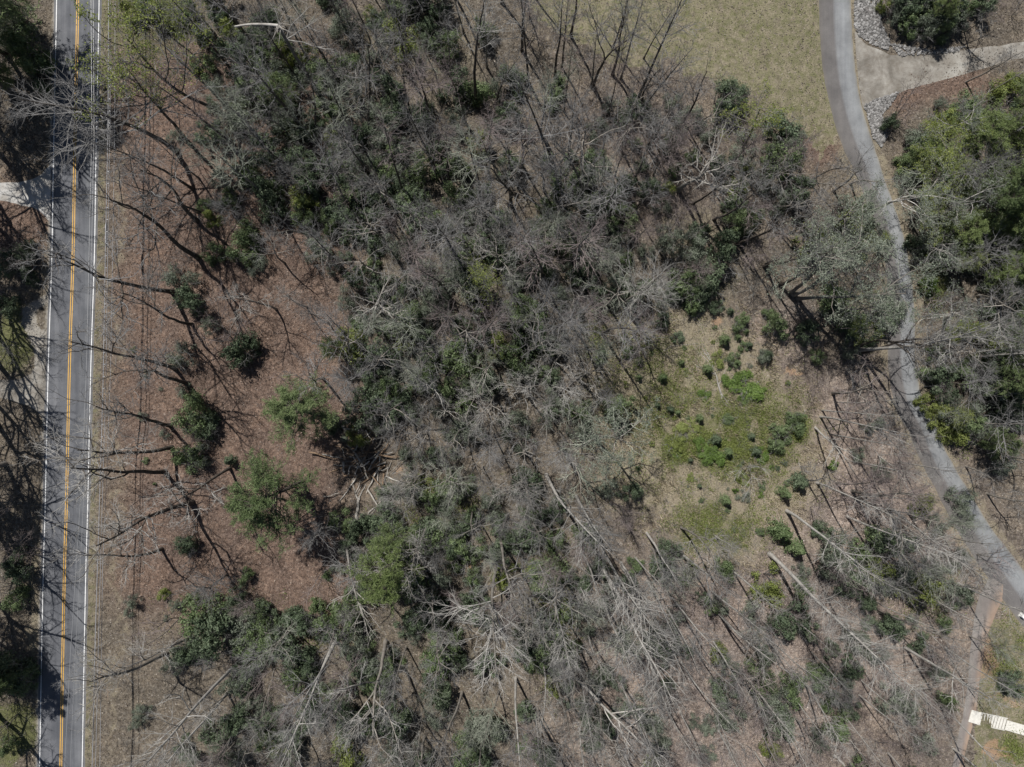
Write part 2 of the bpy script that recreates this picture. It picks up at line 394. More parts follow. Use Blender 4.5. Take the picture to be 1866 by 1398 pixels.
# ---- roads
def ribbon(name, c, half, z, w_at=None, trim=None):
    c = np.asarray(c); t = np.gradient(c[:, :2], axis=0); t /= np.linalg.norm(t, axis=1)[:, None]
    n = np.stack([t[:, 1], -t[:, 0]], 1)                      # to the side
    hw = (c[:, 2] / 2 if half is None else np.full(len(c), half))
    cols = 7; u = np.linspace(-1, 1, cols)
    jit = (vnoise(c[:, 0], c[:, 1], 1.3, 9) - .5) * .22
    V = []
    for k in u:
        e = hw + (jit * (1 if abs(k) == 1 else 0))
        p = c[:, :2] + n * (e * k)[:, None]
        V.append(np.concatenate([p, np.full((len(c), 1), z + .03 * (1 - k * k))], 1))
    V = np.stack(V, 1).reshape(-1, 3)
    i = (np.arange(len(c) - 1)[:, None] * cols + np.arange(cols - 1)[None]).ravel()
    me = mesh(name, V, [np.stack([i, i + 1, i + cols + 1, i + cols], 1)[:, ::-1]], smooth=True)
    a = np.tile(u, len(c)); lane = me.attributes.new('across', 'FLOAT', 'POINT'); lane.data.foreach_set('value', a.astype(np.float32))
    return me
def road_mat(name, stops, lane_cols, streak=1.0):
    m, nt, b = nm(name, .88, .25)
    p = pos(nt); mp = N_(nt, 'ShaderNodeMapping'); mp.inputs['Scale'].default_value = (1.6, .06, 1); nt.links.new(p, mp.inputs[0])
    st = noise(nt, 1.0, 4, .6, mp.outputs[0]); f = noise(nt, 9, 4, .7, p); bl = noise(nt, .25, 4, .6, p)
    col = ramp(nt, bl, stops)
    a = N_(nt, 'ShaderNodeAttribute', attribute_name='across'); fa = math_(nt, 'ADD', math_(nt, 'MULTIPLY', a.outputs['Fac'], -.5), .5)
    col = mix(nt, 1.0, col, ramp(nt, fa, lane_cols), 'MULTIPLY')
    col = mix(nt, .6 * streak, col, ramp(nt, st, [(.3, (.66, .67, .7)), (.7, (1.3, 1.28, 1.26))]), 'MULTIPLY')
    col = mix(nt, .5, col, ramp(nt, f, [(.3, (.75, .75, .75)), (.7, (1.25, 1.25, 1.25))]), 'MULTIPLY')
    nt.links.new(col, b.inputs['Base Color']); bump(nt, b, f, .3, .02)
    return m
w = [(0, (1.25, 1.2, 1.12)), (.08, (1.0, 1.0, 1.0)), (.22, (1.14, 1.13, 1.12)), (.34, (.92, .92, .93)), (.44, (1.02, 1.02, 1.02)), (.56, (1.0, 1.0, 1.0)), (.68, (.92, .92, .93)), (.8, (1.12, 1.12, 1.1)), (.93, (1, 1, 1)), (1, (1.3, 1.22, 1.1))]
M['asphalt'] = road_mat('worn_asphalt', [(.35, (.08, .084, .093)), (.65, (.128, .132, .142))], w)
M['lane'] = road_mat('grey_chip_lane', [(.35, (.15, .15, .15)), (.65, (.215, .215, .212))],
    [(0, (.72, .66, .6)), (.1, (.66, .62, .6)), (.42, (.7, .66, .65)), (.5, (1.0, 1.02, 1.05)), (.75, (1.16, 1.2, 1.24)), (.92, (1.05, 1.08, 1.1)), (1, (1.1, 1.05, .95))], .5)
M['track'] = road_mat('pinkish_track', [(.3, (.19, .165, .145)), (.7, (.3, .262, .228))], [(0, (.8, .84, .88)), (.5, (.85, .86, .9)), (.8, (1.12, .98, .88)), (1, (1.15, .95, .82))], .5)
obj('road', ribbon('road', road_c, 3.68, .004 - .0, None), mat=M['asphalt'], kind='structure')
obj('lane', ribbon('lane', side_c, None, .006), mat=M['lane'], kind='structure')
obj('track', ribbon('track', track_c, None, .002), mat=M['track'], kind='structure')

def paint(name, col, rough=.6, wear=.35):
    m, nt, b = nm(name, rough, .3); p = pos(nt)
    f = noise(nt, 7, 4, .7, p); n2 = noise(nt, .5, 3, .6, p)
    c = mix(nt, math_(nt, 'MULTIPLY', ramp(nt, f, [(.5, (0, 0, 0)), (.66, (1, 1, 1))]), wear), col, (.13, .13, .135))
    c = mix(nt, .35, c, ramp(nt, n2, [(.3, (.7, .7, .7)), (.7, (1.1, 1.1, 1.1))]), 'MULTIPLY')
    nt.links.new(c, b.inputs['Base Color']); return m
M['white'] = paint('white_line_paint', (.74, .74, .73)); M['yellow'] = paint('yellow_line_paint', (.62, .36, .07))
def offset(c, d):
    t = np.gradient(c[:, :2], axis=0); t /= np.linalg.norm(t, axis=1)[:, None]
    return c[:, :2] + np.stack([-t[:, 1], t[:, 0]], 1) * d
def line(name, d, width, mat):
    c = offset(road_c, d); 
    t = np.gradient(c, axis=0); t /= np.linalg.norm(t, axis=1)[:, None]; n = np.stack([-t[:, 1], t[:, 0]], 1) * width / 2
    zz = .004 + .03 * (1 - (d / 3.68) ** 2) + .012
    V = np.stack([np.c_[c - n, np.full(len(c), zz)], np.c_[c + n, np.full(len(c), zz)]], 1).reshape(-1, 3)
    i = np.arange(len(c) - 1) * 2
    return obj(name, mesh(name, V, [np.stack([i, i + 1, i + 3, i + 2], 1)[:, ::-1]]), mat=mat, kind='structure')
for d in (3.28, -3.28): line('edge_line', d, .125, M['white'])
for d in (.15, -.15): line('centre_line', d, .125, M['yellow'])

def poly_sheet(name, pts, z, mat):
    P = [g(*p) for p in pts]
    # rounded outline, then a fan from a fine grid clipped to it: one sheet
    Q = np.array(P); out = []
    n = len(Q)
    for i in range(n):
        a, b_, c_, d_ = Q[i - 1], Q[i], Q[(i + 1) % n], Q[(i + 2) % n]
        for t in (0, .33, .66): out.append(.5 * (2 * b_ + (c_ - a) * t + (2 * a - 5 * b_ + 4 * c_ - d_) * t * t + (3 * b_ - a - 3 * c_ + d_) * t ** 3))
    out = np.array(out); out += (np.stack([vnoise(out[:, 0], out[:, 1], .9, 5), vnoise(out[:, 0], out[:, 1], .9, 6)], 1) - .5) * .35
    import bmesh
    bm = bmesh.new(); vv = [bm.verts.new((p[0], p[1], z)) for p in out]
    f = bm.faces.new(vv); f.normal_update()
    if f.normal.z < 0: f.normal_flip()
    bmesh.ops.triangulate(bm, faces=[f])
    me = bpy.data.meshes.new(name); bm.to_mesh(me); bm.free()
    return obj(name, me, mat=mat, kind='structure')
def gravel_mat(name, a, b_, c_):
    m, nt, b = nm(name, .95, .15); p = pos(nt)
    n1 = noise(nt, .3, 5, .65, p, .5); n2 = noise(nt, 8, 4, .8, p); n3 = noise(nt, .9, 4, .65, p)
    col = ramp(nt, n1, [(.35, a), (.5, b_), (.66, c_)])
    col = mix(nt, .6, col, ramp(nt, n2, [(.3, (.65, .65, .65)), (.7, (1.35, 1.35, 1.35))]), 'MULTIPLY')
    col = mix(nt, .7, col, ramp(nt, n3, [(.35, (.72, .68, .64)), (.6, (1.1, 1.1, 1.1))]), 'MULTIPLY')
    nt.links.new(col, b.inputs['Base Color']); bump(nt, b, n2, .5, .04); return m
M['gravel'] = gravel_mat('pale_gravel', (.15, .138, .12), (.225, .21, .186), (.31, .297, .268))
M['conc'] = gravel_mat('old_concrete', (.3, .29, .27), (.38, .37, .35), (.46, .455, .44))
poly_sheet('driveway', DRIVES['driveway'], .0035, M['gravel'])
poly_sheet('driveway', DRIVES['driveway_left'], .0035, M['conc'])
poly_sheet('driveway', DRIVES['driveway_lower'], .0035, M['gravel'])

# ------------------------------------------------------------------ tree kinds (built once, standing upright, copied below)
def grow(r, P, D, L, rad, n, wob, up, tipf=.35):
    N = len(P); pts = np.empty((N, n, 3)); pts[:, 0] = P; d = norm(D); st = (L / (n - 1))[:, None]
    for k in range(1, n):
        d = norm(d + r.normal(0, wob, (N, 3)) + np.array([0, 0, up]))
        pts[:, k] = pts[:, k - 1] + d * st
    t = np.linspace(0, 1, n)[None]
    return pts, rad[:, None] * (1 - t * (1 - tipf))
def kids(r, pts, rad, L, k, t0, t1, ang, sd, lf, rf, n, wob, up, tipf=.35, upbias=0.0):
    N, m, _ = pts.shape
    t = t0 + (t1 - t0) * (np.arange(k)[None] + r.random((N, k))) / k
    f = t * (m - 1); i = np.clip(f.astype(int), 0, m - 2); fr = (f - i)[..., None]
    ar = np.arange(N)[:, None]
    A = pts[ar, i]; B = pts[ar, i + 1]; p = A + (B - A) * fr; T = norm(B - A)
    rr = rad[ar, i] * (1 - fr[..., 0]) + rad[ar, i + 1] * fr[..., 0]
    ref = np.where(np.abs(T[..., 2:3]) > .85, np.array([1., 0, 0]), np.array([0, 0, 1.]))
    U = norm(np.cross(T, ref)); V = np.cross(T, U)
    az = np.arange(k)[None] * 2.39996 + r.random((N, 1)) * 6.28 + r.normal(0, .5, (N, k))
    a = np.radians(ang + r.normal(0, sd, (N, k)))
    D = np.cos(a)[..., None] * T + np.sin(a)[..., None] * (np.cos(az)[..., None] * U + np.sin(az)[..., None] * V)
    D[..., 2] += upbias
    ln = L[:, None] * lf(t) * r.uniform(.7, 1.25, (N, k)); ra = np.minimum(rr * .8, rf * np.maximum(ln / ln.mean(), .4))
    P2, R2 = grow(r, p.reshape(-1, 3), D.reshape(-1, 3), ln.ravel(), ra.ravel(), n, wob, up, tipf)
    return P2, R2, ln.ravel()

def quads(r, c, size, asp, up=0.0, outward=None):
    """leaf-like rhombs at c, random orientation"""
    n = len(c); a = r.normal(0, 1, (n, 3))
    if outward is not None: a = a * .7
    d = norm(a); nrm = r.normal(0, 1, (n, 3)); nrm[:, 2] += up
    if outward is not None: nrm = nrm * .6 + outward
    e = norm(np.cross(d, nrm)); d = norm(np.cross(nrm, e))
    s = size * r.uniform(.6, 1.4, (n, 1)); w_ = s * asp
    V = np.stack([c - d * s * .5, c + e * w_ * .5, c + d * s * .5, c - e * w_ * .5], 1).reshape(-1, 3)
    return V, np.arange(n * 4).reshape(-1, 4)

def bare(seed, kind):
    """a leafless tree: dict of meshes trunk / limb list / crown, at its own height"""
    r = np.random.default_rng(seed); o = {}
    z0 = np.zeros((1, 3)); up1 = np.array([[0, 0, 1.]])
    limbs = []
    if kind == 'poplar':
        h = 30.; tr = .25
        P, Q = grow(r, z0, up1, np.array([h]), np.array([tr]), 16, .02, .02, .1)
        a = kids(r, P, Q, np.array([h]), 28, .48, .99, 48, 10, lambda t: .15 * (1.15 - t) / .6 + .035, .04, 7, .1, .075)
        b_ = kids(r, a[0], a[1], a[2], 7, .25, 1, 40, 12, lambda t: .42 * (1.1 - t * .6), .02, 4, .14, .05)
        c_ = kids(r, b_[0], b_[1], b_[2], 5, .2, 1, 38, 12, lambda t: .5 * (1.1 - .5 * t), .0125, 3, .18, .04)
        crown = [(a, 4), (b_, 3), (c_, 3)]
    elif kind == 'furred':
        h = 34.; tr = .3
        P, Q = grow(r, z0, up1, np.array([h]), np.array([tr]), 18, .014, .02, .1)
        a = kids(r, P, Q, np.array([h]), 210, .12, .995, 62, 14, lambda t: .115 * (.45 + .55 * np.sin(np.clip((t - .15) / .85, 0, 1) * 2.6)) , .026, 6, .1, .05)
        b_ = kids(r, a[0], a[1], a[2], 7, .2, 1, 42, 12, lambda t: .4 * (1.1 - t * .6), .013, 4, .14, .04)
        c_ = kids(r, b_[0], b_[1], b_[2], 3, .3, 1, 38, 12, lambda t: .5 + 0 * t, .0115, 2, .18, .04)
        crown = [(a, 4), (b_, 3), (c_, 3)]
    elif kind == 'feather':
        h = 22.; tr = .17
        P, Q = grow(r, z0, up1, np.array([h]), np.array([tr]), 14, .03, .02, .12)
        a = kids(r, P, Q, np.array([h]), 36, .34, .99, 44, 10, lambda t: .2 * (1.12 - t) / .6 + .03, .034, 7, .09, .06)
        b_ = kids(r, a[0], a[1], a[2], 8, .15, 1, 38, 10, lambda t: .45 * (1.1 - t * .6), .02, 4, .12, .05)
        c_ = kids(r, b_[0], b_[1], b_[2], 5, .2, 1, 32, 10, lambda t: .5 * (1.1 - .5 * t), .0125, 3, .15, .04)
        crown = [(a, 4), (b_, 3), (c_, 3)]
    elif kind == 'limbed':
        h = 27.; tr = .38
        P, Q = grow(r, z0, up1, np.array([h * .8]), np.array([tr]), 14, .045, .04, .25)
        a = kids(r, P, Q, np.array([h]), 9, .3, .98, 40, 12, lambda t: .44 * (1.25 - t * .7), .16, 10, .14, .05, .3)
        limbs = a
        b_ = kids(r, a[0], a[1], a[2], 8, .2, 1, 42, 14, lambda t: .45 * (1.15 - t * .7), .055, 7, .16, .03)
        c_ = kids(r, b_[0], b_[1], b_[2], 6, .2, 1, 42, 14, lambda t: .45 * (1.1 - .5 * t), .026, 4, .2, .02)
        d_ = kids(r, c_[0], c_[1], c_[2], 3, .25, 1, 40, 14, lambda t: .5 * (1.1 - .5 * t), .014, 3, .2, .03)
        crown = [(b_, 4), (c_, 3), (d_, 3)]
    elif kind in ('oak', 'dead', 'roadside'):
        h = {'oak': 22., 'dead': 17., 'roadside': 25.}[kind]; tr = {'oak': .24, 'dead': .22, 'roadside': .25}[kind]
        P, Q = grow(r, z0, up1, np.array([h * .8]), np.array([tr]), 14, .045, .04, .22)
        k = {'oak': 9, 'dead': 8, 'roadside': 8}[kind]; t0 = {'oak': .5, 'dead': .55, 'roadside': .45}[kind]
        a = kids(r, P, Q, np.array([h]), k, t0, .99, 46 if kind != 'roadside' else 32, 12, lambda t: (.37 if kind != 'roadside' else .37) * (1.25 - t * .7), .07 if kind != 'dead' else .115, 10, .15, .035, .25)
        limbs = a
        b_ = kids(r, a[0], a[1], a[2], 8 if kind != 'dead' else 6, .2, 1, 44, 14, lambda t: .42 * (1.15 - t * .7), .034 if kind != 'dead' else .04, 7, .18, .03)
        c_ = kids(r, b_[0], b_[1], b_[2], 6 if kind != 'dead' else 4, .2, 1, 42, 14, lambda t: .45 * (1.1 - .5 * t), .0175 if kind != 'dead' else .02, 4, .2, .02)
        crown = [(b_, 4), (c_, 3)]
        if kind != 'dead':
            d_ = kids(r, c_[0], c_[1], c_[2], 4, .25, 1, 40, 14, lambda t: .5 * (1.1 - .5 * t), .0125, 3, .2, .03)
            crown.append((d_, 3))
    elif kind == 'under':
        h = 9.; n0 = int(r.integers(2, 5)); th = r.random() * 6.28 + np.arange(n0) * 6.28 / n0 + r.normal(0, .5, n0); le = r.uniform(.1, .4, n0)
        P, Q = grow(r, np.zeros((n0, 3)), np.stack([np.cos(th) * le, np.sin(th) * le, np.ones(n0)], 1), np.full(n0, h * .9) * r.uniform(.7, 1.1, n0), np.full(n0, .05), 9, .08, .03, .2)
        L0 = np.full(n0, h)
        a = kids(r, P, Q, L0, 10, .25, .99, 42, 12, lambda t: .32 * (1.15 - t * .7), .022, 6, .13, .04)
        b_ = kids(r, a[0], a[1], a[2], 6, .2, 1, 40, 14, lambda t: .42 * (1.1 - t * .5), .014, 4, .16, .03)
        c_ = kids(r, b_[0], b_[1], b_[2], 4, .2, 1, 38, 14, lambda t: .5 * (1.1 - .5 * t), .0105, 3, .18, .03)
        crown = [(a, 3), (b_, 3), (c_, 3)]
    mb = MB()
    if kind != 'under':
        # root flare
        Q = Q.copy(); Q[:, 0] *= 1.5; P = P.copy(); P[:, 0, 2] -= .5
    mb.tubes(P, Q, 8)
    o['trunk'] = mb.mesh('trunk', smooth=True)
    o['limb'] = []
    if len(limbs):
        for q in range(len(limbs[0])):
            m2 = MB(); m2.tubes(limbs[0][q:q + 1], limbs[1][q:q + 1], 6, True); o['limb'].append(m2.mesh('limb', smooth=True))
    mb = MB()
    for (p, q, _), s in crown: mb.tubes(p, q, s, True)
    o['crown'] = mb.mesh('crown', smooth=False)
    o['h'] = h; o['tips'] = crown[-1][0][0][:, -1]; o['tips2'] = crown[-1][0][0][:, 1]
    return o

def leafy(o, seed, per, size, mat, frac=1.0, asp=.55):
    """budding leaves on the twig ends, joined as one part"""
    r = np.random.default_rng(seed); t = np.concatenate([o['tips']] * per + [o['tips2']])
    t = t[r.random(len(t)) < frac]
    t = t + r.normal(0, .16, t.shape)
    V, F = quads(r, t, size, asp, 1.0)
    return mesh('foliage', V, [F], mats=(mat,))

def shrub(seed, kind):
    """broad-leaved evergreen bush about 2 m in radius, 2.6 m high: stems + leaves"""
    r = np.random.default_rng(seed); o = {}
    nl = {'d': 13, 'g': 12, 'y': 11, 'l': 11, 'h': 10}[kind]
    th = r.random(nl) * 6.28; rr = np.sqrt(r.random(nl)) * 1.55
    c = np.stack([np.cos(th) * rr, np.sin(th) * rr, np.maximum(.55, .8 + r.random(nl) * 1.9 - rr * .6)], 1)
    lr = r.uniform(.35, .85, nl)
    n = {'d': 5200, 'g': 5000, 'y': 4600, 'l': 4800, 'h': 3600}[kind]
    who = r.choice(nl, n, p=lr ** 2 / (lr ** 2).sum())
    d = norm(r.normal(0, 1, (n, 3))); 
    # leaf sprays: clumped directions on each lobe
    spr = norm(r.normal(0, 1, (nl, 26, 3))); pick = spr[who, r.integers(0, 26, n)]
    d = norm(pick + r.normal(0, .2, (n, 3)))
    pt = c[who] + d * (lr[who] * r.uniform(.45, 1.1, n) * np.where(r.random(n) < .12, r.uniform(1, 1.6, n), 1))[:, None]
    pt[:, 2] = np.maximum(pt[:, 2] * 1.0, .08)
    V, F = quads(r, pt, {'d': .19, 'g': .18, 'y': .17, 'l': .22, 'h': .15}[kind], .42, .6, d)
    o['foliage'] = mesh('foliage', V, [F], mats=(M['leaf_' + kind],))
    st = r.integers(5, 8); th = r.random(st) * 6.28
    P, Q = grow(r, np.stack([np.cos(th) * .15, np.sin(th) * .15, -.15 + 0 * th], 1), np.stack([np.cos(th) * .6, np.sin(th) * .6, 1 + 0 * th], 1), r.uniform(1.8, 2.9, st), np.full(st, .045), 6, .12, .03)
    a = kids(r, P, Q, np.full(st, 2.), 6, .3, 1, 40, 12, lambda t: .4 + 0 * t, .018, 4, .15, .03)
    mb = MB(); mb.tubes(P, Q, 4, True); mb.tubes(a[0], a[1], 3, True)
    if kind in 'hgd':
        b_ = kids(r, a[0], a[1], a[2], 6, .2, 1, 40, 12, lambda t: .6 + 0 * t, .011, 3, .2, .03); mb.tubes(b_[0], b_[1], 3, True)
    o['stem'] = mb.mesh('stem', mats=(M['twig_grey'],)); o['h'] = 2.6; o['r'] = 2.0
    return o

def cedar(seed, mat):
    r = np.random.default_rng(seed); n = 1900; h = 2.6
    t = r.random(n) ** .8; th = r.random(n) * 6.28
    spr = .8 + .25 * np.sin(th * 5 + t * 9 + seed) + .12 * np.sin(th * 11 - t * 17)
    rad = (1.0 * (1 - t) ** .75 + .06) * spr * r.uniform(.6, 1.08, n)
    p = np.stack([np.cos(th) * rad, np.sin(th) * rad, .08 + t * h * .95], 1)
    out = np.stack([np.cos(th), np.sin(th), .5 + 0 * th], 1)
    V, F = quads(r, p, .19, .4, .3, out)
    o = {'foliage': mesh('foliage', V, [F], mats=(mat,))}
    P, Q = grow(r, np.array([[0, 0, -.15]]), np.array([[0, 0, 1.]]), np.array([h]), np.array([.06]), 6, .02, 0)
    a = kids(r, P, Q, np.array([h]), 14, .1, .9, 60, 10, lambda t: .34 * (1 - t) + .05, .018, 4, .1, .02)
    mb = MB(); mb.tubes(P, Q, 5, True); mb.tubes(a[0], a[1], 3, True)
    o['stem'] = mb.mesh('stem', mats=(M['bark_dark'],)); o['h'] = h; o['r'] = 1.0
    return o

def pine(seed, mat, dense=1.0):
    r = np.random.default_rng(seed); h = 20.
    P, Q = grow(r, np.array([[0, 0, -.4]]), np.array([[0, 0, 1.]]), np.array([h]), np.array([.26]), 14, .015, .01, .1)
    Q[:, 0] *= 1.3
    a = kids(r, P, Q, np.array([h]), 58, .36, .98, 74, 8, lambda t: .235 * np.minimum((1.06 - t) * 2.0, 1) ** .8 * (.55 + .45 * np.sin(np.minimum(1, (t - .3) * 3) * 1.57)), .055, 7, .07, .05)
    b_ = kids(r, a[0], a[1], a[2], 9, .25, 1, 45, 10, lambda t: .42 * (1.15 - t * .7), .018, 4, .12, .05)
    tips = np.concatenate([b_[0][:, -1], b_[0][:, 2], b_[0][:, 1], a[0][:, -1], a[0][:, -2]])
    k = 11
    c = np.repeat(tips, k, 0) + r.normal(0, .1, (len(tips) * k, 3))
    d = norm(r.normal(0, 1, c.shape) + np.array([0, 0, .55])); L = r.uniform(.24, .48, (len(c), 1)); e = norm(np.cross(d, r.normal(0, 1, c.shape))) * .03
    V = np.stack([c - e, c + e, c + d * L], 1).reshape(-1, 3)
    o = {'foliage': mesh('foliage', V, [np.arange(len(V)).reshape(-1, 3)], mats=(mat,))}
    mb = MB(); mb.tubes(P, Q, 8); o['trunk'] = mb.mesh('trunk', smooth=True, mats=(M['bark_dark'],))
    mb = MB(); mb.tubes(a[0], a[1], 4, True); mb.tubes(b_[0], b_[1], 3, True); o['branches'] = mb.mesh('branches', mats=(M['bark_dark'],))
    o['h'] = h; return o

LIB = {}
def lib(kind, i):
    if (kind, i) not in LIB:
        s = sum(map(ord, kind)) * 31 + i * 101
        if kind in ('poplar', 'feather', 'oak', 'dead', 'under', 'roadside', 'furred', 'limbed'): LIB[kind, i] = bare(s, kind)
        elif kind in 'dgylh': LIB[kind, i] = shrub(s, kind)
        elif kind == 'cedar': LIB[kind, i] = cedar(s, M['leaf_d'] if i % 3 else M['leaf_g'])
        elif kind == 'pine': LIB[kind, i] = pine(s, M['needle'] if i % 3 != 1 else M['needle_y'])
    return LIB[kind, i]
NVAR = {'limbed': 4, 'furred': 2, 'poplar': 6, 'feather': 4, 'oak': 7, 'dead': 4, 'under': 5, 'roadside': 6, 'd': 5, 'g': 5, 'y': 3, 'l': 4, 'h': 4, 'cedar': 4, 'pine': 4}
def put(name, me, parent, mat):
    """a part that shares its mesh with others but wears its own bark"""
    if not len(me.materials): me.materials.append(mat)
    o = obj(name, me, parent); s = o.material_slots[0]; s.link = 'OBJECT'; s.material = mat
    return o

TH = []        # every tree and bush: dict(o, look, cat, px, py)
NAME = {'limbed': 'forked_bare_tree', 'furred': 'tall_bare_tree', 'poplar': 'tall_bare_tree', 'feather': 'bare_tree', 'oak': 'bare_tree', 'roadside': 'forked_bare_tree', 'dead': 'dead_tree', 'under': 'sapling', 'bud': 'budding_tree', 'lichen': 'lichen_tree', 'pine': 'pine_tree', 'cedar': 'cedar'}
LOOK = {'limbed': 'thick-limbed bare tree', 'furred': 'furred bare tree', 'poplar': 'tall straight bare tree', 'feather': 'finely twigged bare tree', 'oak': 'spreading bare tree', 'roadside': 'bare tree with upswept forks', 'dead': 'dead tree with pale limbs',
        'under': 'low bare twiggy sapling', 'bud': 'tree in sparse yellow-green leaf', 'lichen': 'pale lichen-grey tree', 'pine': 'green pine tree', 'cedar': 'small dark cedar',
        'd': 'dark evergreen shrub', 'g': 'green leafy shrub', 'y': 'yellow-green shrub', 'l': 'bright green shrub', 'h': 'thin grey-green shrub'}
GROUP = {'limbed': 'forked bare trees', 'furred': 'tall straight bare trees', 'poplar': 'tall straight bare trees', 'feather': 'bare trees of the wood', 'oak': 'bare trees of the wood', 'roadside': 'forked bare trees', 'dead': 'dead trees', 'under': 'bare saplings under the trees',
         'bud': 'trees in spring leaf', 'lichen': 'lichen-grey trees', 'pine': 'pine trees', 'cedar': 'young cedars in the clearing'}
prr = random.Random(11)
def orient(o, base, top, spin):
    v = Vector(top) - Vector(base)
    q = Vector((0, 0, 1)).rotation_difference(v.normalized()) @ Quaternion((0, 0, 1), spin)
    o.rotation_mode = 'QUATERNION'; o.rotation_quaternion = q
def tree(kind, bpx, tip=None, h=None, var=None, bm=None, tm=None, label=None, girth=1.0, spread=1.0, group=None, cat='tree'):
    """bpx: photograph pixel of the foot. tip: pixel where its top shows; h: height (from the parallax when left out)"""
    bx, by = g(*bpx); bz = Z(bx, by)
    if h is None:
        tx, ty = g(*tip); rb2 = bx * bx + by * by
        ratio = (tx * bx + ty * by) / rb2
        h = min(max(H * (1 - 1 / max(ratio, 1.02)), 10.), 35.)
    if tip is not None: top = (*at(tip[0], tip[1], h), h)
    else: top = (bx + prr.gauss(0, .04) * h, by + prr.gauss(0, .04) * h, h)
    lk = {'bud': prr.choice(['poplar', 'oak', 'feather']), 'lichen': 'oak'}.get(kind, kind)
    if isinstance(var, tuple): lk, var = var
    v = prr.randrange(NVAR[lk]) if var is None else var
    L = lib(lk, v)
    o = thing(NAME[kind], (bx, by, bz), label, cat, group or GROUP[kind])
    orient(o, (bx, by, bz), top, prr.random() * 6.28)
    s = (Vector(top) - Vector((bx, by, bz))).length / L['h']
    o.scale = (s * spread, s * spread, s)
    if kind == 'pine':
        obj('trunk', L['trunk'], o); br = obj('crown', L['foliage'], o); obj('branches', L['branches'], br)
    else:
        mid = {'limbed': ('bark_mid', 'twig_grey'), 'furred': ('bark_pale', 'twig_pale'), 'poplar': ('bark_pale', 'twig_pale'), 'feather': ('bark_mid', 'twig_grey'), 'oak': ('bark_mid', 'twig_grey'), 'roadside': ('bark_mid', 'twig_grey'), 'dead': ('dead_wood', 'dead_wood'), 'under': ('bark_mid', 'twig_mauve'), 'bud': ('bark_mid', 'twig_grey'), 'lichen': ('bark_pale', 'twig_lichen')}[kind]
        b_ = M[bm or mid[0]]; t_ = M[tm or mid[1]]; key = (lk, v)
        put('trunk', L['trunk'], o, b_)
        for q, lm in enumerate(L['limb']): put('limb', lm, o, b_)
        cr = put('crown', L['crown'], o, t_)
        if kind == 'lichen':
            if (key, 'g') not in LIB: LIB[key, 'g'] = leafy(L, v + 9, 1, .17, M['leaf_h'], .55)
            obj('foliage', LIB[key, 'g'], cr)
        if kind == 'bud':
            if (key, 'f') not in LIB: LIB[key, 'f'] = leafy(L, v + 5, 1, .19, M['leaf_bud'], .85)
            obj('foliage', LIB[key, 'f'], cr)
    mx, my = (Vector(top) * .75 + Vector((bx, by, bz)) * .25).xy; f = H / (H - h * .75)
    px, py = px_of(mx * f, my * f)
    TH.append(dict(o=o, look=LOOK[kind], px=px, py=py, done=bool(label)))
    return o
SHN = {'d': 'evergreen_shrub', 'g': 'leafy_shrub', 'y': 'yellow_green_shrub', 'l': 'bright_green_shrub', 'h': 'grey_green_shrub'}
SHG = {'d': 'dark evergreen shrubs', 'g': 'green leafy shrubs', 'y': 'yellow-green shrubs', 'l': 'bright green shrubs', 'h': 'thin grey-green shrubs'}
def bush(kind, px, py, rpx, tall=1.0, label=None, flat=(1, 1), group=None, rot=None):
    """rpx: radius seen in the photograph, in its pixels"""
    rad = rpx * S; L = lib(kind, prr.randrange(NVAR[kind])); s = rad / (L['r'] * .92)
    hz = s * L['h'] * tall
    x, y = at(px, py, min(hz * .6, 8)); z = Z(x, y)
    o = thing('cedar' if kind == 'cedar' else SHN[kind], (x, y, z), label, 'tree' if kind == 'cedar' else 'shrub', group or (GROUP['cedar'] if kind == 'cedar' else SHG[kind]))
    o.rotation_euler = (prr.gauss(0, .06), prr.gauss(0, .06), prr.random() * 6.28 if rot is None else rot)
    o.scale = (s * flat[0] * prr.uniform(.92, 1.08), s * flat[1] * prr.uniform(.92, 1.08), s * tall)
    obj('foliage', L['foliage'], o); obj('stem', L['stem'], o)
    TH.append(dict(o=o, look=LOOK[kind], px=px, py=py, done=bool(label)))
    return o

# ------------------------------------------------------------------ trees one can point to
T = tree
# row beside the road: feet on the litter strip, crowns leaning out over the road as the lens sees them
T('bud', (420, 214), (205, 8), var=('roadside', 0), bm='bark_dark', label='dark-trunked tree in yellow-green spring leaf beside the top end of the road')
T('bud', (345, 262), (180, 52), h=28, var=('roadside', 1), bm='bark_dark', label='fork-topped dark tree with first green leaves, next along the road below the topmost one')
T('feather', (325, 277), (85, 150), h=29, var=2, bm='bark_dark', tm='twig_grey', spread=1.75, label='big dark-trunked bare tree whose full grey crown hangs over the shaded stretch of road')
ROW = [((352, 345), (168, 222), 'poplar'), ((360, 403), (185, 302), 'roadside'), ((362, 470), (135, 378), 'roadside'), ((313, 531), (62, 500), 'roadside'), ((350, 591), (200, 560), 'oak'),
       ((318, 672), (130, 612), 'roadside'), ((342, 699), (165, 690), 'roadside'), ((310, 776), (130, 762), 'roadside'), ((314, 815), (118, 838), 'roadside'), ((302, 859), (78, 884), 'roadside'),
       ((420, 853), (285, 900), 'oak'), ((352, 915), (125, 985), 'roadside'), ((296, 1000), (130, 1062), 'oak'), ((330, 1125), (215, 1190), 'under'), ((350, 1160), (205, 1225), 'roadside'), ((306, 1188), (118, 1318), 'roadside'),
       ((435, 1205), (215, 1420), 'poplar'), ((415, 1262), (265, 1440), 'poplar'), ((503, 563), (432, 523), 'oak'), ((425, 620), (345, 600), 'under')]
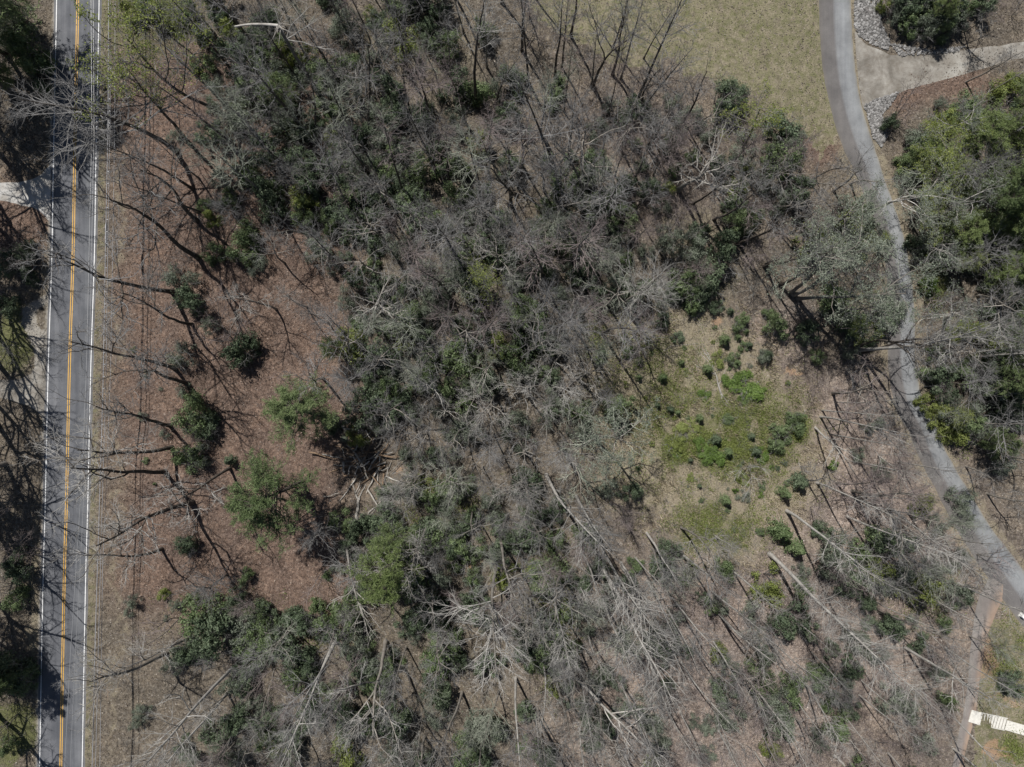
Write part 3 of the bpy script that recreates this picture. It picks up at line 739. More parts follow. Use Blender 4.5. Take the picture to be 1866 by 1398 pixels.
for i, (b_, t_, k) in enumerate(ROW):
    T(k, b_, t_, bm='bark_dark' if i < 14 and k != 'under' else None, tm=('twig_grey' if i < 8 else 'twig_pale') if k != 'under' else None, spread=1.2 if k == 'roadside' else 1.0)
# trees left of the road, mostly off the picture: their shadows cross it
LB = [(24, 168, 30), (-4, 232, 28), (4, 284, 27), (-30, 330, 26), (-14, 405, 27), (-20, 520, 26), (-12, 596, 27), (-4, 662, 29), (-30, 715, 27), (-6, 772, 28), (8, 845, 26), (-25, 905, 27), (-8, 965, 26), (-12, 1075, 27), (-30, 1150, 26), (-4, 1298, 27)]
for x_, y_, h_ in LB:
    bx, by = x_ + .11 * h_ / S * prr.uniform(.3, 1), y_ + prr.gauss(0, 15); f_ = 1 / (1 - h_ / H)
    T('limbed', (x_, y_), (CX + (bx - CX) * f_, CY + (by - CY) * f_), h=h_, bm='bark_mid')
for b_, t_, k in [((35, 1300), (-70, 1390), 'under'), ((48, 470), (-20, 455), 'under'), ((30, 905), (-40, 920), 'under'), ((50, 1000), (-20, 1020), 'under'), ((20, 1180), (-60, 1215), 'under'), ((30, 470), (-60, 450), 'under'), ((20, 540), (-70, 525), 'under')]:
    T(k, b_, t_, bm='bark_mid')
T('pine', (58, 48), (-170, -110), h=27, var=0, spread=1.25); T('pine', (12, 100), (-190, -20), h=24, var=2, spread=1.2); T('pine', (-40, 190), (-180, 145), h=20, var=3); T('pine', (10, 20), (-65, -40), h=15, var=0); T('pine', (28, 150), (-30, 122), h=11, var=2); T('pine', (-60, 60), (-240, -30), h=23, var=3, spread=1.2)
T('pine', (10, 1230), (-60, 1275), h=14, var=2, spread=1.2); T('pine', (-70, 400), (-260, 350), h=22, var=0, spread=1.3); T('pine', (-55, 850), (-240, 880), h=22, var=3, spread=1.3); T('pine', (-60, 1120), (-240, 1200), h=22, var=3, spread=1.2); T('pine', (-30, 1180), (-140, 1220), h=18, var=0)
# the middle of the top edge
T('roadside', (748, 203), (738, 88), bm='bark_dark', label='dark forked tree reaching toward the top edge, left of the tan gully')
T('poplar', (867, 188), (852, -30), bm='bark_dark', label='straight dark trunk running off the top edge beside the tan gully')
T('oak', (574, 246), (604, 86), h=17, bm='bark_dark'); T('roadside', (676, 256), (640, 42), h=27, bm='bark_dark'); T('oak', (885, 400), (873, 333), h=18)
for b_, t_, k in [((590, 350), (528, 312), 'oak'), ((703, 440), (697, 392), 'oak'), ((700, 372), (676, 338), 'oak'), ((640, 330), (604, 274), 'roadside'), ((530, 250), (470, 180), 'roadside'), ((470, 330), (395, 270), 'oak'), ((620, 170), (592, 70), 'roadside'),
                   ((700, 150), (680, 20), 'poplar'), ((520, 120), (455, 15), 'oak'), ((480, 200), (400, 110), 'oak'), ((440, 290), (355, 215), 'oak'), ((450, 400), (375, 350), 'feather'), ((560, 430), (500, 395), 'oak'), ((520, 480), (455, 445), 'oak'), ((660, 300), (640, 215), 'oak'),
                   ((790, 300), (778, 215), 'roadside'), ((820, 290), (812, 205), 'roadside'), ((940, 330), (938, 230), 'oak'), ((780, 420), (762, 360), 'oak'), ((810, 440), (800, 395), 'oak'), ((860, 460), (855, 430), 'oak'), ((620, 470), (570, 430), 'oak'), ((690, 500), (655, 470), 'oak'), ((760, 500), (745, 470), 'oak'),
                   ((560, 560), (500, 535), 'poplar'), ((600, 590), (548, 570), 'feather'), ((640, 640), (600, 628), 'oak'), ((660, 690), (598, 688), 'feather'), ((590, 690), (540, 692), 'oak'), ((700, 640), (668, 630), 'oak'), ((730, 600), (700, 570), 'oak')]:
    T(k, b_, t_, h=None if abs(t_[0] - b_[0]) + abs(t_[1] - b_[1]) > 70 else prr.uniform(15, 22))
T('dead', (690, 566), (702, 528), h=18, var=0, spread=1.4, label='bleached dead tree with clawing white limbs, in the brown patch left of centre')
T('oak', (812, 715), (762, 712), h=18, bm='bark_pale'); T('dead', (819, 757), (795, 765), h=14, var=1)
# field edge, top right
EDGE = [((1011, 141), (1032, -22), 'poplar'), ((1082, 160), (1128, 4), 'roadside'), ((1116, 136), (1166, -12), 'roadside'), ((1162, 180), (1242, -22), 'poplar'), ((1168, 200), (1216, 88), 'roadside'), ((1240, 229), (1302, 118), 'roadside'),
        ((1252, 233), (1352, 188), 'oak'), ((1017, 326), (962, 120), 'poplar'), ((930, 370), (934, 250), 'roadside'), ((1060, 345), (1045, 230), 'oak'), ((1068, 345), (1082, 215), 'oak'), ((1130, 270), (1160, 165), 'oak'), ((1180, 265), (1222, 170), 'oak'), ((1120, 320), (1140, 240), 'feather'), ((1190, 320), (1235, 235), 'feather'),
        ((1150, 240), (1180, 150), 'oak'), ((1210, 275), (1260, 190), 'feather'), ((1290, 270), (1345, 205), 'oak'), ((1330, 300), (1395, 240), 'feather'), ((1330, 350), (1400, 300), 'oak'), ((1390, 330), (1470, 280), 'oak'), ((1400, 380), (1480, 345), 'oak'), ((1340, 400), (1410, 365), 'feather'), ((1300, 350), (1360, 295), 'oak'),
        ((1450, 400), (1535, 375), 'oak'), ((1425, 430), (1500, 405), 'oak'), ((1455, 345), (1545, 300), 'oak'), ((1380, 440), (1440, 420), 'feather'), ((1475, 330), (1560, 285), 'roadside'), ((1405, 300), (1480, 240), 'feather'), ((1090, 400), (1100, 320), 'oak'), ((1020, 400), (1025, 320), 'oak'),
        ((1340, 470), (1400, 455), 'feather'), ((1395, 480), (1455, 465), 'oak'), ((1250, 500), (1290, 475), 'feather'), ((1160, 440), (1185, 395), 'feather'), ((1220, 420), (1250, 375), 'feather')]
for b_, t_, k in EDGE: T(k, b_, t_, bm='bark_dark' if k in ('poplar', 'roadside') else 'bark_mid', tm='twig_grey' if k != 'feather' else 'twig_mauve')
T('dead', (1236, 347), (1277, 298), h=19, var=2, spread=1.5, label='dead white-limbed tree spreading like a hand below the field edge')
T('bud', (1347, 276), (1440, 188), h=20, var=('oak', 2), label='yellow-green budding tree standing against the grassy field')
T('feather', (1136, 554), (1164, 522), h=20, var=0, tm='twig_pale', bm='bark_mid', spread=1.6, label='bare tree with a round starburst of pale twigs, above the clearing')
# the middle
MID = [((985, 520), (990, 480), 'oak'), ((960, 600), (965, 580), 'oak'), ((1040, 560), (1060, 520), 'oak'), ((1055, 610), (1070, 590), 'feather'), ((930, 560), (930, 525), 'feather'), ((870, 610), (855, 592), 'oak'), ((900, 660), (893, 650), 'oak'), ((800, 640), (775, 630), 'oak'), ((770, 690), (740, 688), 'feather'),
       ((960, 640), (966, 625), 'oak'), ((1010, 660), (1028, 650), 'oak'), ((1050, 690), (1080, 688), 'oak'), ((960, 720), (964, 728), 'oak'), ((990, 740), (1003, 750), 'feather'), ((870, 730), (855, 738), 'oak'), ((840, 780), (820, 798), 'oak'), ((900, 790), (893, 815), 'feather'), ((945, 800), (947, 830), 'oak'), ((1070, 640), (1100, 625), 'feather'),
       ((900, 720), (893, 725), 'oak'), ((780, 790), (748, 810), 'oak'), ((960, 865), (967, 905), 'oak'), ((880, 850), (868, 885), 'feather'), ((820, 850), (798, 885), 'oak'), ((770, 860), (735, 890), 'oak'), ((1035, 745), (1060, 756), 'oak'), ((1085, 730), (1125, 738), 'feather'), ((740, 730), (700, 735), 'oak'), ((860, 560), (845, 530), 'oak'), ((905, 500), (900, 460), 'oak'), ((985, 440), (995, 385), 'feather'), ((1045, 455), (1065, 405), 'oak'), ((1090, 480), (1120, 440), 'feather'), ((1100, 545), (1125, 520), 'oak'), ((950, 450), (952, 400), 'oak'), ((840, 480), (828, 440), 'feather')]
for b_, t_, k in MID: T(k, b_, t_, h=prr.uniform(13, 21), tm=prr.choice(['twig_grey', 'twig_pale', 'twig_lichen', 'twig_grey']))
T('lichen', (1076, 793), (1136, 812), h=26, var=1, spread=1.0, bm='bark_mid', girth=1, label='wide pale lichen-grey tree spreading its crown over the left edge of the clearing')
T('lichen', (1018, 806), (1066, 868), h=28, var=3, spread=.8, bm='bark_mid', label='pale forked lichen-grey tree just down-left of the wide pale one')
T('poplar', (996, 866), (1075, 1010), h=32, var=1)
# lower middle
T('oak', (742, 1000), (752, 1100), h=21, var=5, bm='bark_mid', tm='twig_pale', spread=1.1, label='large pale oak-like bare tree with crooked limbs, right of the tall green pine')
T('oak', (702, 1170), (668, 1330), h=27, var=3, bm='bark_mid', tm='twig_pale', spread=1.05, label='thick pale forked tree whose spreading crown fills the bottom edge left of centre')
T('feather', (905, 1030), (886, 1210), h=31, var=1, tm='twig_pale', spread=1.2, label='feathery bare tree with a dense fan of fine pale twigs, bottom centre')
LOW = [((1062, 1010), (1118, 1105), 'poplar'), ((1180, 1060), (1250, 1165), 'poplar'), ((1225, 1090), (1310, 1200), 'poplar'), ((1010, 1090), (1040, 1225), 'poplar'), ((1130, 1240), (1185, 1380), 'poplar'), ((1345, 1215), (1420, 1320), 'poplar'), ((912, 985), (926, 1110), 'oak'), ((842, 1262), (818, 1440), 'oak'), ((630, 985), (652, 1160), 'dead'), ((618, 1157), (520, 1370), 'poplar'), ((612, 1165), (498, 1380), 'poplar'), ((1020, 1030), (1052, 1165), 'oak'), ((1132, 1026), (1196, 1135), 'poplar'), ((1158, 1017), (1225, 1085), 'poplar'), ((1098, 1094), (1168, 1255), 'poplar'),
       ((1050, 905), (1100, 1000), 'poplar'), ((1090, 990), (1190, 1165), 'poplar'), ((1240, 961), (1350, 1005), 'oak'), ((1240, 1008), (1352, 1102), 'feather'), ((1320, 1136), (1408, 1212), 'poplar'), ((1297, 1077), (1405, 1168), 'feather'), ((1256, 1163), (1336, 1285), 'poplar'), ((1300, 1170), (1372, 1272), 'poplar'), ((1012, 1232), (1030, 1395), 'oak'),
       ((940, 1236), (944, 1420), 'poplar'), ((1088, 1264), (1145, 1430), 'oak'), ((1215, 1290), (1270, 1410), 'poplar'), ((1240, 1300), (1300, 1410), 'poplar'), ((1298, 1290), (1352, 1390), 'poplar'), ((790, 1060), (775, 1160), 'oak'), ((800, 1150), (775, 1290), 'oak'), ((740, 1180), (700, 1310), 'feather'), ((860, 930), (850, 990), 'oak'), ((780, 950), (755, 1010), 'oak'),
       ((970, 950), (980, 1020), 'oak'), ((1000, 1130), (1020, 1260), 'feather'), ((960, 1090), (965, 1200), 'oak'), ((590, 1040), (560, 1100), 'under'), ((640, 1240), (590, 1350), 'oak'), ((560, 1280), (490, 1400), 'feather'), ((1150, 1170), (1200, 1290), 'feather'), ((1050, 1170), (1085, 1300), 'oak'), ((1190, 1120), (1255, 1235), 'feather'), ((700, 1290), (655, 1420), 'feather'), ((980, 1290), (992, 1430), 'feather'), ((880, 1330), (870, 1480), 'oak'), ((1160, 1320), (1210, 1440), 'feather'), ((770, 1310), (745, 1440), 'oak'), ((470, 1330), (390, 1460), 'oak'), ((380, 1290), (290, 1400), 'under')]
prk = random.Random(3)
for b_, t_, k in LOW: k = 'poplar' if k == 'feather' and b_[0] > 1000 else k; T(k, b_, t_, tm=prk.choice(['twig_pale', 'twig_grey', 'twig_grey']) if k in ('poplar', 'oak') else None, bm='bark_pale' if k == 'poplar' else None, spread=.85 if k == 'poplar' else .72)
T('poplar', (1095, 1029), (1222, 1275), var=0, label='long pale trunk rising toward the lower right, tallest of the bottom centre stand')
T('oak', (1034, 1218), (1170, 1385), h=24, var=0, bm='bark_pale', tm='twig_grey', spread=1.05, label='thick pale twin-forked trunk with a broad crown at the bottom edge right of centre')
# lower right slope
T('furred', (1402, 1009), (1690, 1270), h=35, var=0, bm='bark_pale', tm='twig_pale', label='very tall pale tree furred with short twigs on the lower right slope')
T('poplar', (1433, 931), (1620, 1012), var=2, label='tall pale tree footed by the twin round shrubs right of the clearing')
RIGHT = [((1625, 960), (1750, 1005), 'oak'), ((1680, 1050), (1830, 1112), 'oak'), ((1658, 1072), (1755, 1130), 'oak'), ((1600, 1115), (1775, 1178), 'oak'), ((1396, 1163), (1490, 1280), 'poplar'), ((1630, 1325), (1715, 1390), 'oak'), ((1552, 894), (1740, 935), 'oak'), ((1560, 908), (1745, 962), 'oak'), ((1525, 733), (1645, 738), 'poplar'),
         ((1497, 760), (1705, 776), 'poplar'), ((1500, 748), (1630, 757), 'poplar'), ((1514, 792), (1670, 814), 'poplar'), ((1487, 780), (1565, 848), 'dead'), ((1585, 850), (1660, 860), 'under'), ((1500, 1080), (1600, 1150), 'feather'), ((1540, 1020), (1650, 1080), 'feather'), ((1580, 980), (1700, 1035), 'feather'), ((1480, 1190), (1570, 1285), 'feather'), ((1550, 1180), (1650, 1260), 'feather'),
         ((1610, 1220), (1710, 1300), 'feather'), ((1440, 1260), (1510, 1370), 'feather'), ((1530, 1290), (1605, 1395), 'feather'), ((1600, 1010), (1710, 1060), 'oak'), ((1590, 900), (1700, 925), 'feather'), ((1620, 930), (1740, 960), 'feather'), ((1370, 1250), (1420, 1370), 'feather'), ((1390, 1340), (1440, 1450), 'feather'), ((1690, 1180), (1790, 1240), 'oak'), ((1680, 1250), (1770, 1325), 'oak'), ((1440, 1120), (1530, 1200), 'feather'),
         ((1600, 830), (1700, 850), 'under'), ((1610, 790), (1700, 800), 'under'), ((1550, 1350), (1620, 1440), 'feather'), ((1570, 1240), (1655, 1330), 'feather')]
for b_, t_, k in RIGHT: T('poplar' if k == 'feather' and prk.random() < .7 else k, b_, t_, bm='bark_mid' if k == 'oak' else 'bark_pale', tm=prk.choice(['twig_pale', 'twig_grey', 'twig_mauve']) if k != 'under' else None, spread=.62 if k == 'poplar' else .85)
T('poplar', (1565, 638), (1868, 624), h=33, bm='bark_pale', var=3, label='long straight pale trunk crossing the lane, footed on its left edge')
for (b_, t_, v_), l_ in zip([((1446, 538), (1630, 470), 0), ((1452, 545), (1665, 512), 4), ((1440, 533), (1600, 440), 2)], ('middle', 'lowest', 'uppermost')): T('lichen', b_, t_, h=28, var=v_, bm='bark_mid', tm='twig_lichen', label='grey-green tree reaching over the lane, ' + l_ + ' of three sharing one foot')
for b_, t_, k in [((1760, 652), (1960, 640), 'poplar'), ((1790, 671), (2010, 660), 'poplar'), ((1762, 768), (1960, 792), 'feather'), ((1823, 716), (2040, 722), 'poplar'), ((1577, 393), (1730, 312), 'lichen'), ((1520, 347), (1620, 278), 'oak'), ((1765, 270), (1930, 190), 'roadside'), ((1783, 336), (1960, 270), 'bud'), ((1626, 214), (1690, 128), 'under'),
                   ((1755, 60), (1830, 5), 'oak'), ((1760, 150), (1880, 80), 'roadside'), ((1800, 170), (1900, 110), 'oak'), ((1700, 500), (1800, 470), 'bud'), ((1745, 560), (1860, 535), 'oak'), ((1770, 600), (1890, 585), 'oak'), ((1800, 500), (1930, 460), 'oak'), ((1830, 560), (1960, 530), 'oak'), ((1700, 610), (1785, 595), 'bud'), ((1720, 420), (1800, 385), 'bud'),
                   ((1660, 330), (1730, 290), 'bud'), ((1690, 350), (1770, 300), 'bud'), ((1760, 850), (1860, 880), 'oak'), ((1800, 900), (1920, 945), 'oak'), ((1830, 830), (1960, 850), 'oak'), ((1780, 1010), (1880, 1060), 'under'), ((1500, 560), (1580, 540), 'bud'), ((1540, 470), (1610, 440), 'bud'), ((1580, 520), (1650, 490), 'feather'), ((1520, 600), (1590, 585), 'bud')]:
    T(k, b_, t_, tm='twig_pale' if k == 'poplar' else 'twig_lichen' if k == 'bud' else None)
T('bud', (300, 60), (255, -40), h=15, var=('oak', 1)); T('bud', (390, 60), (330, -20), h=16, var=('oak', 5)); T('bud', (905, 560), (880, 478), h=17, var=('feather', 1), label='yellow-green spring-leaf tree standing above the split brown snag')
# ---- pines
T('pine', (588, 757), (515, 736), h=19, var=2, spread=1.3, label='broad light green pine with a dark leaning trunk, left of the root tangle')
T('pine', (552, 880), (440, 922), h=20, var=0, spread=1.4, label='large round pine on the red leaf litter, down-left of the root tangle')
T('pine', (706, 1000), (700, 1085), h=22, var=1, spread=.95, label='tall dense green pine left of the large pale oak-like tree')
T('pine', (720, 965), (712, 1010), h=15, var=2)
for b_, t_, h_ in [((1700, 30), (1740, -10), 9), ((1770, 395), (1860, 355), 17), ((1800, 420), (1880, 390), 15), ((1790, 360), (1890, 310), 18), ((1840, 440), (1930, 410), 16), ((1810, 690), (1890, 690), 15), ((1830, 640), (1920, 632), 16), ((1850, 200), (1960, 140), 17), ((1830, 250), (1930, 200), 16), ((1790, 800), (1850, 812), 10), ((620, 640), (590, 632), 9), ((540, 200), (490, 140), 13)]: T('pine', b_, t_, h=h_)

# ------------------------------------------------------------------ bushes
ORG = {'A1': (0, 0), 'A2': (0, 460), 'A3': (0, 928), 'B1': (466, 0), 'B2': (466, 460), 'B3': (466, 928), 'C1': (930, 0), 'C2': (930, 460), 'C3': (930, 928), 'D1': (1396, 0), 'D2': (1396, 460), 'D3': (1396, 928)}
BUSH = {
 'A1': 'd1140,560,45 d1130,720,80 h1290,700,60 h1180,980,60 d1170,1110,40 h930,740,45 d1300,1350,80 g1160,1370,60 d1090,180,60 y700,60,60 y900,80,70 d60,60,90 d130,250,100 d170,380,90 d60,180,110 g1000,40,60 d1180,60,70 d1090,350,60 h1200,480,70 d1330,470,80 d1290,600,60 h1350,230,70',
 'A2': 'h970,150,95 d1045,265,80 h1130,395,55 h985,560,80 d1285,525,95 d1320,560,60 h990,745,40 d1025,880,100 d1080,950,90 g1020,1120,80 h1080,1110,70 d1240,1130,42 h890,990,28 d720,525,18 h790,660,20 h870,740,14 d765,890,26 d790,1130,18 d840,1255,12 h1390,60,60 d20,60,70 d30,300,60 d140,120,50',
 'A3': 'd1010,200,65 y870,470,38 h720,500,42 d695,565,25 d1080,560,110 d1180,680,120 d1270,640,90 h960,520,45 d1010,780,95 h930,860,60 g1340,720,90 g1370,800,80 g1390,560,60 d1280,470,55 h720,1165,40 h770,1110,45 d1000,1350,70 h910,590,20 d30,900,110 d110,960,90 d60,500,70 g30,1280,50 d60,330,80 h1250,980,90 d1150,1250,80 h1340,1120,80 d1300,950,80 d1330,360,40',
 'B1': 'd150,280,60 d230,370,50 h680,270,80 y400,750,60 d430,830,60 g730,810,70 d900,920,90 g960,830,45 d440,930,80 y230,1120,85 y330,1110,45 h330,1290,60 g100,1020,60 h170,700,90 d560,740,80 d500,1060,95 d640,1130,75 d1290,1220,90 h1150,1130,95 y1080,1370,60 d880,1230,90 h760,1330,80 d1310,640,60 h350,450,60 h610,900,85 d790,1050,70 d60,830,90 d300,930,70 h700,950,90 d840,1090,70 d60,600,70 d430,600,65 g350,560,40 h1260,490,70 h1070,1220,70 d1180,1330,70 d30,160,70 h470,160,70 d660,110,60 y620,60,50 d1040,900,60 h900,1120,80 d610,1290,80 d410,1180,60 d230,880,70 h60,330,80',
 'B2': 'g530,385,45 h940,200,85 d870,330,75 d1080,130,80 y1160,50,75 d1000,260,70 h830,490,60 g930,560,60 g1110,530,65 h1270,700,65 d1350,350,45 d1380,120,60 d560,840,100 d730,780,100 d640,690,60 h900,690,60 g1150,940,50 h1040,1120,70 d960,1330,85 d820,1280,85 h1060,1280,65 d1300,1350,60 d700,900,85 d860,880,60 h600,620,70 d720,640,60 d800,400,60 d680,400,50 d480,20,40 h1230,450,70 h1120,740,70 h1000,830,60 d420,940,50 h500,1000,40 d90,1250,40 d1200,330,60 h1080,960,70 d640,930,60 d750,860,50 h1330,560,60',
 'B3': 'd680,60,85 d750,180,90 d920,150,90 d1100,200,90 d1090,290,60 d1140,90,70 d1240,30,65 h520,230,60 h440,320,40 g390,360,28 g320,600,75 d200,650,95 g50,680,85 d140,760,90 d50,560,60 d370,690,60 h560,700,80 g600,730,45 h580,870,80 d250,850,90 d1230,1210,110 d1150,1330,85 d1210,1390,80 h1000,1130,70 d60,1150,70 g40,1250,60 h560,1200,60 h720,960,55 h500,780,60 g450,560,50 d860,420,60 d900,600,60 d1000,520,50 h1060,820,70 h700,820,60 h960,820,70 d820,640,70 d750,850,55 h310,960,60 d300,1130,70 h420,1060,60 d150,1340,80 h760,1330,70 d880,1330,70 h1180,420,60 d1310,90,60 d1320,1200,50 d185,565,22 d480,600,18',
 'C1': 'g250,470,52 g230,540,50 d260,420,35 d1200,540,95 g680,770,38 g200,850,45 h470,700,65 d480,850,70 g1000,850,42 d890,930,42 g1240,1060,60 d1190,1120,45 y1290,920,42 g190,1110,52 g370,1310,62 h400,1130,85 d520,1100,72 d600,1150,62 d600,1290,62 d820,1110,52 h300,1230,65 d700,560,60 d550,560,60 h880,540,60 d780,660,60 h1080,690,70 d620,650,60 d980,620,60 h90,700,40 d560,1220,60 h470,1230,70 d750,1010,60 h900,700,60 h1290,780,70 d1150,900,60 h1350,950,60 d330,860,40',
 'C2': 'h560,190,85 h360,310,50 h280,250,65 h160,450,70 d140,650,62 d230,720,62 l140,545,25 h540,30,62 d490,330,42 h330,850,65 h360,960,65 d1090,130,100 d1040,230,80 d920,220,55 d820,360,42 d1120,300,45 g1255,370,48 g1170,475,42 d1240,460,25 g1285,430,22 d1270,510,28 g1300,500,26 d910,460,32 d610,465,26 d930,600,24 g700,680,26 d875,850,30 g910,870,24 d1380,560,36 d745,840,18 g1250,1220,46 d1265,1320,36 g1370,1270,28 l1050,770,40 l1200,700,60 l1290,730,70 l1290,780,45 l1350,760,45 d1130,580,50 g1220,570,45 g890,1045,50 l1110,1110,48 l1020,1030,40 g960,960,45 l1060,1080,36 d500,540,40 g640,540,40 g700,590,30 d480,600,24 l490,570,26 g830,680,34 d950,640,20 d1080,630,40 g800,830,22 g1180,900,40 l900,1090,26 g1030,900,30 g1190,1090,36 g1340,1080,36 l1360,1100,40 d1030,1270,18 g980,1220,22 g1170,1340,40 h100,130,60 d40,160,50 d210,530,50 h60,480,60 h200,900,60 h90,1020,70 d650,1300,60 h530,1290,60 d880,900,18 d1310,1000,26 g980,1130,20 d1200,320,26 d1020,960,24 g1120,1020,40',
 'C3': 'd60,130,75 d150,190,65 d220,40,65 g420,190,62 d190,350,65 d190,430,65 d150,620,85 d270,570,62 d220,720,65 g320,800,75 h400,660,55 d380,410,52 g680,310,50 h790,670,65 d870,680,60 d970,780,42 d1050,490,42 g940,400,32 h1310,570,50 d520,900,62 d320,960,52 h600,970,52 d80,1110,52 d210,1340,65 h680,1080,62 d860,960,42 g1360,130,26 g700,560,32 d100,800,70 d240,850,60 d640,400,50 h520,540,50 h450,950,60 h1090,1180,50 d760,1180,60 h600,1080,60 h1150,520,50 h900,560,50 d300,1040,45 h1000,1160,40 h1080,1330,50 h820,1260,60 d440,1250,60',
 'D1': 'd720,40,70 h700,70,60 d800,20,80 h840,90,70 d900,40,80 h930,110,70 d980,30,80 h1010,90,70 d1060,40,60 d780,130,60 h860,150,60 d950,160,60 h1040,130,55 y660,20,45 h760,10,60 d880,0,70 g530,1110,52 h430,1170,85 d570,1220,42 d100,690,85 h180,770,70 y1350,500,85 g1090,570,75 h1170,600,50 y930,700,85 y1010,690,65 h850,740,75 d830,800,60 g1150,1180,52 g1290,1170,52 g1040,1240,52 h1000,1290,70 y900,1330,60 d1340,640,90 d1240,1080,110 d1150,1250,90 d1300,1010,90 h1080,960,60 g780,900,60 h800,1000,60 h470,1330,80 d40,830,60 h60,1060,80 d330,1330,70 d1340,1290,80 h960,560,40 d1120,640,45 y1380,440,60 d1290,780,60 h650,1300,60',
 'D2': 'd500,380,90 d630,350,85 d450,430,60 d570,490,50 g280,560,38 l885,180,45 l910,210,35 d870,650,42 d970,750,65 d980,800,50 g1110,680,70 g1220,700,70 g1050,630,60 y950,880,70 y1040,940,80 y900,820,50 g1230,1060,52 d1330,1110,85 d1370,860,85 d1270,850,60 g170,920,60 d190,940,36 g90,1000,70 g60,1050,40 h590,920,52 h500,1090,42 d100,1140,20 d60,1170,16 h1080,1330,62 h640,1190,52 y1150,410,50 y1000,450,45 d1330,680,100 d1340,750,80 d60,400,60 d30,330,45 y1100,50,70 y970,40,60 d20,560,40 h700,300,70 h380,330,60 d1240,640,60 d1300,580,70 h460,520,50 d1340,420,80 d1250,300,70 d1340,230,60 h1180,130,70',
 'D3': 'h190,340,50 d310,120,52 h700,370,90 h640,420,60 h1020,460,80 g1040,520,42 g980,620,50 h440,960,60 h910,330,62 h1080,40,70 h560,280,60 g260,900,50 d470,1090,60 h780,640,60 h620,800,60 d450,680,50 d850,730,50 h950,900,60 d1370,960,70 d1390,1000,40 d560,620,40 d930,80,60 d780,200,70 h300,1250,60 h880,1290,60 h1050,280,60',
}
for k, s_ in BUSH.items():
    ox, oy = ORG[k]
    for it in s_.split():
        if it[0] == 'd' and prr.random() < .4: it = prr.choice('hg') + it[1:]
        a, b_, c_ = it[1:].split(','); rp = float(c_) / 2.9745
        X, Y = ox + float(a) / 2.9745, oy + float(b_) / 2.9745
        tall = prr.uniform(.95, 1.5) if rp > 12 else prr.uniform(.8, 1.1)
        if it[0] in 'dg' and rp < 15 and k in ('C2', 'D2', 'A2') and prr.random() < .6: bush('cedar', X, Y, rp * .85, 1.0)
        elif k == 'C2' and ((X - 1295) / 150) ** 2 + ((Y - 790) / 140) ** 2 < 1: bush(it[0] if it[0] in 'ly' or prr.random() < .4 else 'y', X, Y, rp * 1.1, prr.uniform(.35, .6), flat=(prr.uniform(.7, 1.4), prr.uniform(.7, 1.3)))
        else: bush(it[0], X, Y, rp * 1.12, tall, flat=(prr.uniform(.85, 1.1), prr.uniform(.85, 1.1)))
bush('cedar', 1423, 970, 21, 1.05, label='round dark cedar beside the pale tall trunk, larger and upper of the twin pair'); bush('cedar', 1453, 998, 19, 1.05, label='round dark cedar, lower of the twin pair right of the clearing')
bush('l', 1518, 847, 10, 1.0, label='tiny vivid green bush alone on the pale slope left of the lane'); bush('cedar', 1461, 878, 17, 1.0, label='dark rounded cedar directly above the cone-shaped one, right of the clearing'); bush('cedar', 1434, 899, 12, 1.4, label='small cone-shaped green cedar between the clearing and the pale trunks')

CLEAR = [(1276, 300, 62), (1162, 524, 62), (702, 530, 48), (1130, 805, 75), (875, 500, 40), (550, 385, 34), (668, 845, 62), (655, 930, 34), (1430, 1035, 40), (1480, 1080, 44), (1540, 1135, 48), (1610, 1200, 40), (700, 1060, 50), (1440, 985, 44), (752, 1090, 60), (886, 1180, 60), (668, 1310, 50)]
def open_(px, py, h=14):
    for hh in (h, h * .5, 0):
        f = 1 / (1 - hh * .85 / H); X, Y = CX + (px - CX) * f, CY + (py - CY) * f
        if any((X - a) ** 2 + (Y - b_) ** 2 < c_ * c_ for a, b_, c_ in CLEAR): return False
    return True
# ------------------------------------------------------------------ more bare trees and saplings where the photograph shows tangled wood
_sx = np.arange(-160, 2060, 12.); _sy = np.arange(-160, 1600, 12.); _q = np.meshgrid(_sx, _sy)
SIDE_D = dist_poly((_q[0] - CX) * S, -(_q[1] - CY) * S, side_c, None)
def wooded(px, py):
    d = SIDE_D[min(max(int((py + 160) / 12 + .5), 0), len(_sy) - 1), min(max(int((px + 160) / 12 + .5), 0), len(_sx) - 1)]
    if px < 60: return 0.5 if not (300 < py < 420 or 660 < py < 790) else 0
    if px < 210: return 0
    if px < 380 + 40 * math.sin(py / 90): return .05
    if d < 1.6: return 0
    if 1000 < px < 1528 and py < 300 and (py < 55 + .3 * (px - 1000) - 8 or (px > 1400 and py < 225 + .59 * (px - 1400) and px < 1500 + .1 * py)): return 0
    if ((px - 1300) / 165) ** 2 + ((py - 770) / 200) ** 2 < 1: return .03
    if ((px - 470) / 160) ** 2 + ((py - 700) / 330) ** 2 < 1: return .08
    if ((px - 560) / 80) ** 2 + ((py - 1050) / 90) ** 2 < 1: return 0
    if px > 1785 and py > 1080: return 0
    if px > 1545 and 45 < py < 215: return 0
    if px > 1720 and 1200 > py > 800: return .3
    if px > 1740 and py > 1080: return 0
    return 1.0
def mauve(px, py): return (px > 1000 and py < 420) or (px > 1380 and py > 640) or (px > 1180 and py > 1050)
pts = []
for _ in range(9000):
    px, py = prr.uniform(-60, 1930), prr.uniform(-60, 1460)
    if prr.random() > wooded(px, py): continue
    if all((px - a) ** 2 + (py - b_) ** 2 > 44 ** 2 for a, b_ in pts): pts.append((px, py))
pts = pts[:275]
